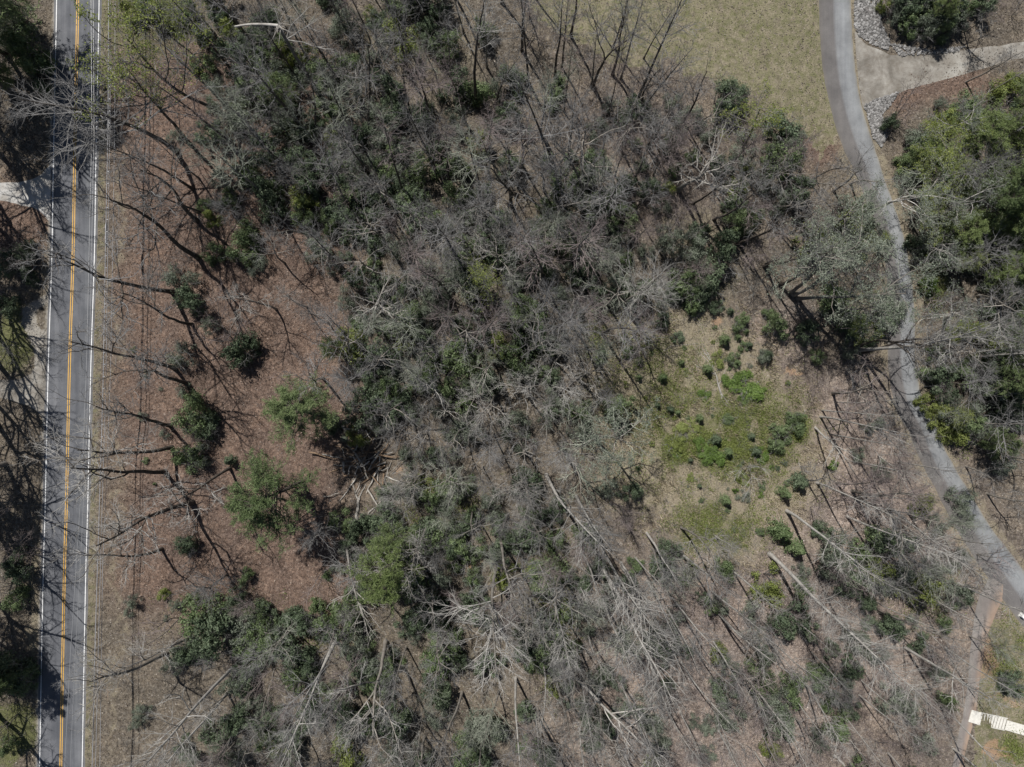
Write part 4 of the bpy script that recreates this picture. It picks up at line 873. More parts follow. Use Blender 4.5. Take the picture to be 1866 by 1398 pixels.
for px, py in pts:
  if open_(px, py, 8): T('under', (px, py), h=prr.uniform(5, 10), tm=('twig_mauve' if prr.random() < .75 else 'twig_grey') if mauve(px, py) else prr.choice(['twig_grey', 'twig_grey', 'twig_pale', 'twig_mauve']), spread=prr.uniform(1.0, 1.35))

fill = []; 
for _ in range(6000):
    px, py = prr.uniform(380, 1780), prr.uniform(-20, 1400)
    if prr.random() > wooded(px, py) - .2 or (px > 1180 and py < 900 and px < 1450): continue
    if all((px - a) ** 2 + (py - b_) ** 2 > 78 ** 2 for a, b_ in fill): fill.append((px, py))
for px, py in fill[:44]:
  if open_(px, py, 16): T(prr.choice(['oak', 'feather', 'oak', 'poplar']), (px, py), h=prr.uniform(11, 19), tm=prr.choice(['twig_mauve', 'twig_grey']) if mauve(px, py) else prr.choice(['twig_grey', 'twig_pale', 'twig_lichen']), spread=prr.uniform(.9, 1.2))
tall = []
for _ in range(5000):
    px, py = prr.uniform(960, 1760), prr.uniform(560, 1390)
    if prr.random() > wooded(px, py) or (py < 900 and 1120 < px < 1480) or (px > 1480 and py < 800): continue
    if all((px - a) ** 2 + (py - b_) ** 2 > 70 ** 2 for a, b_ in tall): tall.append((px, py))
for px, py in tall[:52]:
  if open_(px, py, 20): T('poplar', (px, py), h=prr.uniform(15, 25), bm='bark_pale', tm=prr.choice(['twig_pale', 'twig_grey', 'twig_pale']), spread=prr.uniform(.75, 1.1))
upl = []
for _ in range(6000):
    px, py = prr.uniform(360, 1180), prr.uniform(-20, 620)
    if prr.random() > wooded(px, py) - .1 or py < -1.4 * (px - 370) + 130: continue
    if all((px - a) ** 2 + (py - b_) ** 2 > 56 ** 2 for a, b_ in upl): upl.append((px, py))
for px, py in upl[:118]:
  if open_(px, py, 20): T('poplar', (px, py), h=prr.uniform(14, 26), bm=prr.choice(['bark_dark', 'bark_dark', 'bark_mid']), tm=prr.choice(['twig_grey', 'twig_grey', 'twig_mauve', 'twig_lichen']), spread=prr.uniform(.8, 1.35))
for b_, t_, h_ in [((1490, 470), (1615, 425), 24), ((1525, 560), (1610, 548), 18), ((1500, 420), (1600, 375), 22), ((1550, 335), (1620, 305), 14), ((1660, 400), (1720, 370), 12)]: T('lichen', b_, t_, h=h_, bm='bark_mid', tm=prr.choice(['twig_grey', 'twig_lichen']), spread=1.1)
for b_, t_, h_ in [((1655, 345), (1735, 305), 16), ((1665, 415), (1740, 385), 13), ((1700, 300), (1780, 255), 15), ((1710, 760), (1760, 768), 9)]: T('bud', b_, t_, h=h_, var=(prr.choice(['oak', 'feather']), prr.randrange(4)), bm='bark_mid', tm='twig_lichen', spread=1.2)
for b_, t_, h_ in [((1690, 345), (1750, 318), 11), ((1725, 425), (1785, 405), 12), ((1755, 255), (1820, 222), 13), ((1670, 300), (1715, 275), 9), ((1820, 500), (1880, 490), 12)]: T('pine', b_, t_, h=h_, var=1, spread=1.5)
for b_, t_, h_, k_ in [((1680, 375), (1770, 340), 17, 'lichen'), ((1720, 330), (1800, 290), 17, 'feather'), ((1690, 455), (1745, 435), 13, 'lichen'), ((1720, 580), (1790, 570), 16, 'lichen'), ((1740, 700), (1810, 700), 15, 'feather'), ((1740, 480), (1830, 450), 17, 'feather'), ((1780, 540), (1880, 520), 19, 'oak'), ((1720, 640), (1800, 635), 16, 'oak'), ((1800, 620), (1900, 610), 18, 'feather'), ((1760, 330), (1850, 280), 18, 'feather'), ((1700, 250), (1770, 205), 14, 'lichen')]: T(k_, b_, t_, h=h_, tm='twig_grey', spread=1.2)
for b_, h_ in [((1262, 372), 22), ((1300, 400), 23), ((1345, 445), 24), ((1392, 486), 25), ((1420, 520), 24), ((1560, 632), 27), ((1572, 644), 25)]:
    f_ = 1 / (1 - h_ / H); bx, by = b_[0] + prr.gauss(6, 8), b_[1] + prr.gauss(0, 8); T('roadside', b_, (CX + (bx - CX) * f_, CY + (by - CY) * f_), h=h_, bm='bark_dark', tm='twig_grey', spread=.95)
haze = []
for _ in range(6000):
    px, py = prr.uniform(400, 1770), prr.uniform(860, 1420)
    if prr.random() > wooded(px, py) - .1 or (px > 1180 and py < 980 and px < 1480): continue
    if all((px - a) ** 2 + (py - b_) ** 2 > 70 ** 2 for a, b_ in haze): haze.append((px, py))
for px, py in haze[:110]:
  if open_(px, py) and (px < 980 or prk.random() < .4): T('feather', (px, py), h=prr.uniform(9, 16), bm='bark_mid', tm=prr.choice(['twig_grey', 'twig_pale', 'twig_mauve', 'twig_lichen']), spread=prr.uniform(1.0, 1.4))
def green_at(px, py):
    v = 0
    for cx_, cy_, rx_, ry_, w_ in [(640, 330, 260, 260, 1), (800, 560, 180, 220, .9), (470, 150, 120, 140, .9), (760, 1060, 150, 160, 1), (620, 1260, 300, 150, .42), (960, 1000, 120, 200, .7), (1080, 420, 150, 120, .7), (960, 730, 130, 120, .5), (1790, 560, 110, 330, .55), (1800, 330, 100, 160, .6), (1560, 480, 120, 120, .6), (1620, 1060, 120, 110, .5), (1180, 1130, 200, 180, .3), (1500, 1250, 250, 150, .3), (1280, 480, 110, 80, .7), (1350, 300, 120, 80, .5), (20, 450, 50, 120, .2)]:
        v = max(v, w_ * math.exp(-(((px - cx_) / rx_) ** 2 + ((py - cy_) / ry_) ** 2)))
    return v
gb = []
for _ in range(9000):
    px, py = prr.uniform(-30, 1900), prr.uniform(-30, 1430)
    if prr.random() > green_at(px, py) * min(1, wooded(px, py) + .0): continue
    if all((px - a) ** 2 + (py - b_) ** 2 > 30 ** 2 for a, b_ in gb): gb.append((px, py))
for px, py in gb[:330]:
    k = prr.choices(['h', 'd', 'g', 'y'], [.2, .36, .34, .1])[0]
    bush(k, px, py, prr.uniform(16, 36), prr.uniform(1.1, 2.0), flat=(prr.uniform(.8, 1.15), prr.uniform(.8, 1.15)))
for _ in range(46):
    a, l = prr.random() * 6.28, math.sqrt(prr.random()); px, py = 1295 + 165 * l * math.cos(a), 770 + 205 * l * math.sin(a)
    bush(prr.choice(['g', 'g', 'y', 'h', 'y', 'l']), px, py, prr.uniform(3, 7), prr.uniform(.6, 1.0))

# ------------------------------------------------------------------ snapped tree, snag, logs and branches
def log(name, pts, r0, r1, mat, label, cat='log', group=None, sides=8, forks=(), lift=0.0, wob=.06):
    """pts: photograph pixels along it; it lies on the ground"""
    G = [g(*p) for p in pts]; o = thing(name, (G[0][0], G[0][1], Z(*G[0])), label, cat, group)
    def rod(pp, ra, rb, nme, par, z0=0.):
        Q = np.array(pp, float); n = max(6, int(np.linalg.norm(Q[-1] - Q[0]) / .7)); t = np.linspace(0, len(Q) - 1, n)
        XY = np.stack([np.interp(t, range(len(Q)), Q[:, 0]), np.interp(t, range(len(Q)), Q[:, 1])], 1) + rng.normal(0, wob, (n, 2))
        rr = np.linspace(ra, rb, n) * rng.uniform(.9, 1.1, n)
        P3 = np.c_[XY - np.array(G[0]), zfun(XY[:, 0], XY[:, 1]) - Z(*G[0]) + rr * .8 + lift + z0]
        mb = MB(); mb.tubes(P3[None], rr[None], sides)
        # ragged end caps
        k = mb.n; mb.v[0]; 
        mb.f.append(np.arange(sides)[None, ::-1]); mb.f.append((np.arange(sides) + k - sides)[None])
        return obj(nme, mb.mesh(nme, smooth=False), par, mat)
    log.last = o; log.look = {'bleached_dead_wood': 'bleached', 'brown_rotten_wood': 'brown', 'grey_brown_bark': 'dull grey', 'pale_grey_bark': 'pale grey'}.get(mat.name, '')
    rod(G, r0, r1, 'trunk' if cat != 'branch' else 'stem', o)
    for f in forks: rod([g(*p) for p in f[0]], f[1], f[1] * .35, 'branch', o)
    return o
DW, RW = M['dead_wood'], M['rot_wood']
log('fallen_tree', [(1313, 716), (1306, 688), (1294, 655), (1285, 632)],   .17, .06, DW, 'fallen bleached tree with splayed roots lying beside the bright green bushes in the clearing', 'tree', None, 8,
    [([(1304, 682), (1290, 676), (1272, 668)], .12), ([(1297, 662), (1287, 648), (1278, 634)], .1), ([(1300, 672), (1288, 655), (1270, 640)], .08), ([(1312, 712), (1322, 732), (1338, 728)], .12), ([(1313, 716), (1326, 735), (1332, 742)], .1), ([(1313, 716), (1316, 730), (1328, 742)], .09), ([(1310, 700), (1318, 684), (1322, 672)], .09), ([(1272, 668), (1264, 664), (1256, 656)], .06), ([(1285, 632), (1278, 626), (1262, 640)], .05), ([(1291, 648), (1274, 642), (1262, 650)], .05)])
log('fallen_tree', [(649, 958), (651, 935), (653, 912)], .24, .2, DW, 'pale forked trunk lying below the root tangle like a letter Y', 'tree', None, 8, [([(653, 912), (646, 900), (641, 878)], .15), ([(653, 912), (658, 898), (664, 886)], .16), ([(646, 900), (652, 886), (658, 872)], .09), ([(649, 905), (655, 890), (660, 870)], .08)])
log('fallen_log', [(622, 775), (640, 795), (659, 813)], .2, .16, DW, 'pale log angled across the upper left of the root tangle')
log('fallen_log', [(590, 755), (620, 785), (672, 846)], .3, .2, M['bark_dark'], 'long black log pointing from the light green pine into the root tangle')
log('fallen_log', [(624, 842), (627, 862)], .2, .17, DW, 'short pale log lying upright-on in the photo just left of the root tangle')
log('fallen_log', [(684, 791), (701, 776)], .14, .1, DW, 'thin pale log above right of the root tangle')
log('fallen_log', [(670, 936), (683, 925)], .14, .1, DW, 'thin pale log lying right of the forked pale trunk')
log('fallen_log', [(866, 400), (876, 428), (881, 458)], .24, .16, RW, 'split brown snag lying above the yellow-green spring-leaf tree')
log('fallen_log', [(872, 470), (879, 520), (885, 572)], .22, .14, RW, 'split brown snag lying below the yellow-green spring-leaf tree', forks=[([(884, 565), (872, 560), (866, 552)], .1)])
log('fallen_log', [(829, 930), (815, 980), (799, 1046)], .08, .05, DW, 'long thin pole fallen across the dark evergreens right of the pale oak-like tree')
log('fallen_log', [(652, 1101), (681, 1108)], .12, .09, DW, 'straight pale log across the foot of the tall dense green pine')
log('fallen_log', [(664, 1080), (690, 1088)], .1, .07, DW, 'faint pale log just above the straight one by the tall dense pine')
log('fallen_log', [(500, 1127), (520, 1136)], .1, .06, DW, 'short pale stick on the litter above the dark evergreen bank')
log('fallen_log', [(562, 1150), (573, 1160)], .1, .07, DW, 'short pale stick among the evergreens below the bare red litter')
log('fallen_log', [(820, 65), (828, 90), (833, 125)], .16, .1, DW, 'white log lying along the tan gully at the top', forks=[([(828, 90), (834, 80)], .08)])
log('fallen_log', [(812, 190), (818, 172), (826, 160)], .16, .09, DW, 'white log at the lower end of the tan gully')
log('fallen_log', [(815, 28), (832, 46)], .16, .12, RW, 'reddish broken log at the head of the tan gully')
log('fallen_log', [(640, 213), (675, 212), (712, 208)], .11, .06, DW, 'pale pole lying level across the tangle left of the tan gully')
log('fallen_log', [(440, 103), (458, 106), (470, 109)], .12, .07, DW, 'short white stick below the snapped tree', forks=[([(470, 109), (486, 114)], .06), ([(462, 107), (486, 104)], .05)])
log('fallen_log', [(1518, 1375), (1528, 1383), (1540, 1396)], .22, .18, DW, 'sawn pale log by the bottom edge left of the lane track')
log('fallen_log', [(1210, 640), (1222, 632), (1272, 625)], .05, .03, DW, 'thin grey stick left of the fallen bleached tree')
log('fallen_log', [(1390, 900), (1400, 935), (1430, 960)], .05, .03, DW, 'thin curved stick beside the twin round cedars')
log('fallen_log', [(1455, 840), (1459, 855)], .06, .04, DW, 'short pale stick on the pink slope below the green clearing')
pr = random.Random(4)
for i in range(62):
    cx_, cy_ = pr.gauss(668, 26), pr.gauss(845, 30); a = pr.choice([pr.gauss(1.75, .3), pr.gauss(2.3, .5), pr.gauss(.4, .5)]); l = pr.uniform(9, 30)
    log('fallen_branch', [(cx_ - l * math.cos(a), cy_ - l * math.sin(a)), (cx_ + pr.gauss(0, 2), cy_ + pr.gauss(0, 2)), (cx_ + l * math.cos(a), cy_ + l * math.sin(a))], pr.uniform(.07, .17), pr.uniform(.03, .06), pr.choice([DW, RW, M['bark_mid'], M['bark_pale'], RW]),
        None, 'branch', 'broken branches in the root tangle', 6, lift=pr.uniform(0, .8), wob=.05)
    TH.append(dict(o=log.last, look=log.look + ' broken branch', px=cx_, py=cy_, done=False))
# snapped tree: standing trunk whose broken top hangs to the left
def snapped():
    bx, by = g(578, 168); bz = Z(bx, by); hh = 19.; tx, ty = at(507, 47, hh)
    o = thing('snapped_tree', (bx, by, bz), 'snapped tree whose white broken top hangs off to the left at the top edge', 'tree')
    n = 12; t = np.linspace(0, 1, n)
    P = np.stack([t * (tx - bx), t * (ty - by), t * hh - .3], 1) + np.c_[rng.normal(0, .06, (n, 2)), np.zeros(n)]; Q = .32 * (1 - .45 * t)
    mb = MB(); mb.tubes(P[None], Q[None], 9); obj('trunk', mb.mesh('trunk', smooth=True), o, M['bark_mid'])
    E = np.array(at(428, 49, 16.)); P2 = np.stack([P[-1] + np.array([E[0] - tx, E[1] - ty, -3]) * u + np.array([0, 0, .5 * math.sin(u * 3)]) for u in np.linspace(0, 1, 8)])
    mb = MB(); mb.tubes(P2[None], np.linspace(.19, .1, 8)[None], 8); bt = obj('broken_top', mb.mesh('broken_top', smooth=True), o, M['bark_pale'])
    # splintered fibres at the break
    mb = MB(); st = np.repeat(P[-1:], 14, 0) + rng.normal(0, .12, (14, 3)); dd = np.stack([rng.normal(.5, .5, 14), rng.normal(-.5, .5, 14), rng.normal(.2, .5, 14)], 1)
    a = grow(np.random.default_rng(3), st, dd, rng.uniform(.6, 3.2, 14), np.full(14, .06), 4, .1, -.03); mb.tubes(a[0], a[1], 4, True); obj('splinter', mb.mesh('splinter'), bt, DW)
    mb = MB(); a = grow(np.random.default_rng(8), np.repeat(P[-3:-2], 5, 0), np.array([[1, 0, .1], [.9, .6, .3], [.6, 1, .2], [1, .3, .4], [-.4, .9, .3]]), np.array([8., 6, 6, 5, 4]), np.full(5, .07), 8, .1, 0)
    b_ = kids(np.random.default_rng(9), a[0], a[1], a[2] if len(a) > 2 else np.full(5, 6.), 8, .2, 1, 40, 12, lambda t: .35 + 0 * t, .03, 5, .15, .02)
    mb.tubes(a[0], a[1], 5, True); mb.tubes(b_[0], b_[1], 3, True); obj('crown', mb.mesh('crown'), o, M['twig_pale'])
snapped()

# ------------------------------------------------------------------ cables, mailbox, steps, box
CAB, ntc, bc = nm('cable_sheath', .5, .4); bc.inputs['Base Color'].default_value = (.3, .3, .31, 1)
ALU, nta, ba = nm('dull_metal', .45, .5); ba.inputs['Base Color'].default_value = (.42, .42, .42, 1); ba.inputs['Metallic'].default_value = .5
def cable(pl, h, r, label, name='cable', mat=None):
    ys = np.linspace(-700, 2100, 80); xs = np.interp(ys, [p[1] for p in pl], [p[0] for p in pl])
    a0 = (pl[1][0] - pl[0][0]) / (pl[1][1] - pl[0][1]); a1 = (pl[-1][0] - pl[-2][0]) / (pl[-1][1] - pl[-2][1])
    xs = np.where(ys < pl[0][1], pl[0][0] + (ys - pl[0][1]) * a0, np.where(ys > pl[-1][1], pl[-1][0] + (ys - pl[-1][1]) * a1, xs))
    hh = h + .8 * ((ys - 699) / 1400) ** 2
    P = np.array([(*at(x, y, q), q) for x, y, q in zip(xs, ys, hh)])
    o = thing(name, (*P[0, :2], 0.), label, 'cable', 'overhead cables along the road')
    mb = MB(); mb.tubes((P - np.array([*P[0, :2], 0]))[None], np.full((1, len(P)), r), 6); obj('wire', mb.mesh('wire', smooth=True), o, mat or CAB)
    return o, P
cabA, PA = cable([(198, 0), (197, 230), (192, 470), (188, 700), (181, 930), (174, 1150), (168, 1398)], 6.4, .055, 'thick bundled cable with clips, the one nearest the verge of the road')
for i, yv in enumerate(np.arange(70, 880, 22)):
    xs = np.interp(-(yv - CY) * S * (1 - 6.5 / H), PA[::-1, 1][::-1][::-1] if PA[0, 1] < PA[-1, 1] else PA[::-1, 1], PA[:, 0] if PA[0, 1] < PA[-1, 1] else PA[::-1, 0])
    mb = MB(); mb.box((0, 0, 0), (.34, .1, .26), 0, .03); c_ = obj('clip', mb.mesh('clip'), cabA, ALU); c_.location = (xs - PA[0, 0] + .08, -(yv - CY) * S * (1 - 6.5 / H) - PA[0, 1], 6.3)
mb = MB(); n = 12; mb.tubes(np.stack([np.zeros(n), np.linspace(0, 3.4, n), np.zeros(n)], 1)[None], (.17 * np.clip(np.sin(np.linspace(.12, 3.02, n)) * 2.2, .2, 1))[None], 10)
sp_ = obj('splice_case', mb.mesh('splice_case', smooth=True), cabA, CAB); yv = 448; sp_.location = (float(np.interp(-(yv - CY) * S * .942, PA[::-1, 1], PA[::-1, 0])) - PA[0, 0], -(yv - CY) * S * .942 - PA[0, 1], 6.25)
cable([(201, 0), (200.5, 230), (196, 470), (193, 700), (186, 930), (180, 1150), (174, 1398)], 6.9, .035, 'slim cable running just right of the thick clipped one')
cable([(210, 0), (208, 300), (205, 480), (202, 662), (193, 900), (187, 1029), (184, 1250), (182, 1398)], 5.4, .035, 'lone dark cable farthest from the road, over the litter')
cable([(166, 0), (167.5, 230), (158, 660), (150, 860), (141, 1000), (128, 1200), (118, 1398)], 10.5, .035, 'thin wire strung over the right traffic lane', mat=ALU)
cable([(170, 0), (171.5, 230), (163, 660), (155, 860), (148, 1000), (137, 1200), (128, 1398)], 9.6, .03, 'thinnest wire, strung close beside the other one over the lane', mat=ALU)

def mailbox():
    x, y = g(73, 297); z = Z(x, y); o = thing('mailbox', (x, y, z), 'tan mailbox on a post at the roadside beside the upper left driveway', 'mailbox')
    tan, nt_, b_ = nm('tan_enamel', .5, .4); b_.inputs['Base Color'].default_value = (.62, .5, .36, 1)
    wood, nt_, b2 = nm('weathered_post', .9, .2); b2.inputs['Base Color'].default_value = (.18, .14, .1, 1)
    mb = MB(); mb.box((0, 0, .5), (.11, .11, 1.1), 0, .01); mb.box((0, .1, 1.02), (.09, .5, .07), 0, .01); obj('post', mb.mesh('post'), o, wood)
    n = 9; a = np.linspace(0, math.pi, n); pr_ = [(-.14, 1.07)] + [(-.14 * math.cos(t), 1.2 + .13 * math.sin(t)) for t in a] + [(.14, 1.07)]
    m_ = len(pr_); V = [(p[0], -.36, p[1]) for p in pr_] + [(p[0], .36, p[1]) for p in pr_]
    me = mesh('box', V, [np.array([[i, (i + 1) % m_, m_ + (i + 1) % m_, m_ + i] for i in range(m_)]), np.array([list(range(m_))[::-1]]), np.array([[m_ + i for i in range(m_)]])]); obj('box', me, o, tan)
    mb = MB(); mb.box((0, -.375, 1.2), (.25, .02, .22), 0, .005); obj('door', mb.mesh('door'), o, tan)
    mb = MB(); mb.box((.155, .1, 1.32), (.015, .05, .2)); mb.box((.155, .14, 1.4), (.016, .1, .07)); red, nt_, b3 = nm('red_flag', .5, .3); b3.inputs['Base Color'].default_value = (.35, .03, .02, 1); obj('flag', mb.mesh('flag'), o, red)
    o.rotation_euler[2] = -.12
mailbox()
def steps():
    conc, nt_, b_ = nm('new_pale_concrete', .85, .25); p = pos(nt_); c_ = ramp(nt_, noise(nt_, 3, 4, .6, p), [(.3, (.52, .5, .45)), (.7, (.68, .66, .6))]); nt_.links.new(c_, b_.inputs['Base Color'])
    a = Vector(g(1767, 1304)); e = Vector(g(1866, 1333)); d = (e - a).normalized(); ang = math.atan2(d.y, d.x); z0 = Z(a.x, a.y)
    o = thing('concrete_steps', (a.x, a.y, z0), 'white concrete steps going down the lawn at the lower right corner', 'steps'); o.rotation_euler[2] = ang
    mb = MB(); mb.box((.75, 0, -.1), (1.5, 1.9, .5), 0, .02); obj('landing', mb.mesh('landing'), o, conc)
    run, rise, n = .56, -.115, 9
    for i in range(n):
        mb = MB(); x0 = 1.52 + run * i; top = .15 + rise * (i + 1); mb.box((x0 + .19, 0, top - .25), (.37, 1.72, .5), 0, .015); obj('step', mb.mesh('step'), o, conc)
        mb = MB(); mb.box((x0 + .47, 0, top - .38), (.185, 1.68, .44)); obj('joint', mb.mesh('joint'), o, M['gravel'])
    x0 = 1.52 + run * n + .035; L = 9.; mb = MB(); mb.box((x0 + L / 2, -.1, .15 + rise * (n + .6) - .4), (L, 1.55, .8), 0, .02); obj('walkway', mb.mesh('walkway'), o, conc)
    for sy in (-1, 1):
        mb = MB()
        V = []; th = .13
        for yy in (sy * .875, sy * (.875 + th)):
            V += [(1.4, yy, -1.4), (1.52 + run * n, yy, -1.4), (1.52 + run * n, yy, .1 + rise * n), (1.4, yy, .1)]
        mb.add(V, [[[0, 1, 2, 3], [7, 6, 5, 4], [0, 4, 5, 1], [1, 5, 6, 2], [2, 6, 7, 3], [3, 7, 4, 0]]]); obj('curb', mb.mesh('curb'), o, conc)
steps()
def white_box():
    x, y = g(1862, 1122); z = Z(x, y); o = thing('utility_box', (x, y, z), 'small white box at the lawn corner where the lane leaves the picture', 'box'); o.rotation_euler[2] = -.6
    w_, nt_, b_ = nm('white_enamel', .4, .5); b_.inputs['Base Color'].default_value = (.8, .8, .78, 1)
    mb = MB(); mb.box((0, 0, .35), (.8, .5, .7), 0, .03); obj('body', mb.mesh('body'), o, w_)
    mb = MB(); mb.box((0, 0, .735), (.88, .58, .06), 0, .02); obj('lid', mb.mesh('lid'), o, w_); mb = MB(); mb.box((0, 0, -.02), (1.1, .8, .1), 0, .02); obj('pad', mb.mesh('pad'), o, M['conc'])
white_box()
# ------------------------------------------------------------------ riprap stones, litter, grass, brush: what nobody could count
def in_px(poly, n, r):
    P = np.array(poly, float); lo, hi = P.min(0), P.max(0); out = np.zeros((0, 2))
    while len(out) < n:
        q = lo + r.random((n * 2, 2)) * (hi - lo); out = np.concatenate([out, q[in_poly(q[:, 0], q[:, 1], poly)]])
    return out[:n]
def to_m(q): return np.stack([(q[:, 0] - CX) * S, -(q[:, 1] - CY) * S], 1)
def stones():
    r = np.random.default_rng(5); mb_v = []; mb_f = []; k = 0
    ico_v = np.array([(0, 0, -1), (.72, -.53, -.45), (-.28, -.85, -.45), (-.89, 0, -.45), (-.28, .85, -.45), (.72, .53, -.45), (.28, -.85, .45), (-.72, -.53, .45), (-.72, .53, .45), (.28, .85, .45), (.89, 0, .45), (0, 0, 1)])
    ico_f = np.array([(0, 2, 1), (1, 5, 0), (0, 3, 2), (0, 4, 3), (0, 5, 4), (1, 10, 5), (2, 6, 1), (3, 7, 2), (4, 8, 3), (5, 9, 4), (1, 6, 10), (2, 7, 6), (3, 8, 7), (4, 9, 8), (5, 10, 9), (6, 11, 10), (7, 11, 6), (8, 11, 7), (9, 11, 8), (10, 11, 9)])
    for poly, n in (([(1557, -40), (1612, -40), (1602, 40), (1622, 80), (1618, 92), (1590, 82), (1566, 66), (1557, 50)], 2600), ([(1574, 192), (1600, 180), (1638, 168), (1622, 192), (1606, 210), (1620, 240), (1606, 268), (1590, 250), (1584, 222)], 1500), ([(1622, 80), (1700, 92), (1760, 84), (1740, 96), (1640, 102)], 400)):
        q = to_m(in_px(poly, n, r)); s = r.uniform(.07, .27, n) ** 1.0
        for i in range(n):
            v = ico_v * r.uniform(.6, 1.25, (12, 1)) * np.array([1, r.uniform(.6, 1), r.uniform(.4, .8)]) * s[i]; a = r.random() * 6.28
            v = np.stack([v[:, 0] * math.cos(a) - v[:, 1] * math.sin(a) + q[i, 0], v[:, 0] * math.sin(a) + v[:, 1] * math.cos(a) + q[i, 1], v[:, 2] + s[i] * .3], 1)
            mb_v.append(v); mb_f.append(ico_f + k); k += 12
    m, nt_, b_ = nm('grey_riprap', .9, .2); ri = N_(nt_, 'ShaderNodeNewGeometry').outputs['Random Per Island']
    nt_.links.new(ramp(nt_, ri, [(0, (.09, .087, .084)), (.5, (.19, .184, .177)), (1, (.33, .322, .312))]), b_.inputs['Base Color'])
    V = np.concatenate(mb_v); V[:, 2] += zfun(V[:, 0], V[:, 1])
    obj('riprap', mesh('riprap', V, [np.concatenate(mb_f)]), mat=m, kind='stuff')
stones()
def weights(q):
    x, y = q[:, 0], q[:, 1]; zz = zones(x, y)
    d = np.minimum(dist_poly(x, y, road_c, 3.8), np.minimum(dist_poly(x, y, side_c, None) - .1, dist_poly(x, y, track_c, None)))
    px, py = px_of(x, y); hs = hash2(np.floor(x * 7), np.floor(y * 7), 4)
    for p in DRIVES.values(): d = np.where(in_poly(x, y, [g(*c) for c in p]) & (hs > sstep(1640, 1760, px) * .8 * fbm(x, y, 2.5, 8, 3)), -1, d)
    return zz, d
def litter():
    r = np.random.default_rng(21); n = 210000
    q = np.stack([r.uniform(-84, 84, n), r.uniform(-64, 64, n)], 1); (zg_, zs_, zp_, zr_, zc_, zk_), d = weights(q)
    keep = (d > .05) & (r.random(n) < (1 - .95 * np.maximum(zg_, zs_)) * (1 - zp_) * (1 - .8 * zc_)); q = q[keep]; zr_ = zr_[keep]; zk_ = zk_[keep]; n = len(q)
    c = np.c_[q, zfun(q[:, 0], q[:, 1]) + .03 + r.random(n) * .05]
    V, F = quads(r, c, .23, .62, 1.4)
    m, nt_, b_ = nm('dead_leaves', .75, .25); ri = N_(nt_, 'ShaderNodeNewGeometry').outputs['Random Per Island']
    a = N_(nt_, 'ShaderNodeAttribute', attribute_name='red')
    c1 = ramp(nt_, ri, [(0, (.06, .05, .042)), (.4, (.13, .108, .088)), (.75, (.21, .18, .15)), (1, (.32, .285, .245))])
    c2 = ramp(nt_, ri, [(0, (.062, .044, .036)), (.4, (.142, .102, .081)), (.75, (.214, .162, .132)), (1, (.31, .25, .206))])
    c3 = ramp(nt_, ri, [(0, (.12, .093, .078)), (.4, (.235, .19, .165)), (.75, (.33, .28, .248)), (1, (.46, .41, .37))]); ak = N_(nt_, 'ShaderNodeAttribute', attribute_name='pink')
    nt_.links.new(mix(nt_, ak.outputs['Fac'], mix(nt_, a.outputs['Fac'], c1, c2), c3), b_.inputs['Base Color'])
    me = mesh('leaf_litter', V, [F]); at_ = me.attributes.new('red', 'FLOAT', 'POINT'); at_.data.foreach_set('value', np.repeat(zr_, 4).astype(np.float32)); at_ = me.attributes.new('pink', 'FLOAT', 'POINT'); at_.data.foreach_set('value', np.repeat(zk_, 4).astype(np.float32))
    obj('leaf_litter', me, mat=m, kind='stuff')
litter()
def grass():
    r = np.random.default_rng(22); n = 1500000
    q = np.stack([r.uniform(-84, 84, n), r.uniform(-64, 64, n)], 1); (zg_, zs_, zp_, zr_, zc_, zk_), d = weights(q)
    clump = fbm(q[:, 0], q[:, 1], 1.3, 91, 3)
    wv = np.maximum(zg_, zs_ * .9) * sstep(.35, .62, clump + .12)
    fieldpx = (px_of(q[:, 0], q[:, 1])[1] < 260) & (px_of(q[:, 0], q[:, 1])[0] > 900)
    keep = (d > .0) & (r.random(n) < wv * np.where(fieldpx, .3, 1.0)); q = q[keep]; n = len(q); gr = (zg_[keep] / (zg_[keep] + zs_[keep] + .01))
    px, py = px_of(q[:, 0], q[:, 1])
    tall = np.where((((px - 1290) / 220) ** 2 + ((py - 800) / 260) ** 2) < 1, .16 + .5 * sstep(.42, .68, fbm(q[:, 0], q[:, 1], 2.0, 44, 3)), .13) * r.uniform(.5, 1.4, n)
    c = np.c_[q, zfun(q[:, 0], q[:, 1]) - .02]; th = r.random(n) * 6.28; ln = r.uniform(.25, 1.1, n)
    D = np.stack([np.cos(th) * ln * .8, np.sin(th) * ln * .8, np.ones(n)], 1) * tall[:, None]; e = np.stack([-np.sin(th), np.cos(th), 0 * th], 1) * (.03 + tall * .025)[:, None]
    V = np.stack([c - e, c + e, c + D], 1).reshape(-1, 3); F = np.arange(3 * n).reshape(-1, 3)
    m, nt_, b_ = nm('dry_and_green_grass', .8, .2); ri = N_(nt_, 'ShaderNodeNewGeometry').outputs['Random Per Island']; a = N_(nt_, 'ShaderNodeAttribute', attribute_name='green')
    cs_ = ramp(nt_, ri, [(0, (.15, .12, .075)), (.5, (.29, .245, .165)), (1, (.45, .39, .28))]); cg_ = ramp(nt_, ri, [(0, (.06, .075, .022)), (.5, (.115, .135, .045)), (1, (.22, .23, .09))])
    fc = math_(nt_, 'GREATER_THAN', math_(nt_, 'ADD', a.outputs['Fac'], math_(nt_, 'MULTIPLY', noise(nt_, .9, 3, .6, pos(nt_)), .9)), .9)
    nt_.links.new(mix(nt_, fc, cs_, cg_), b_.inputs['Base Color'])
    me = mesh('grass', V, [F]); at_ = me.attributes.new('green', 'FLOAT', 'POINT'); at_.data.foreach_set('value', np.repeat(gr, 3).astype(np.float32))
    obj('grass', me, mat=m, kind='stuff')
grass()
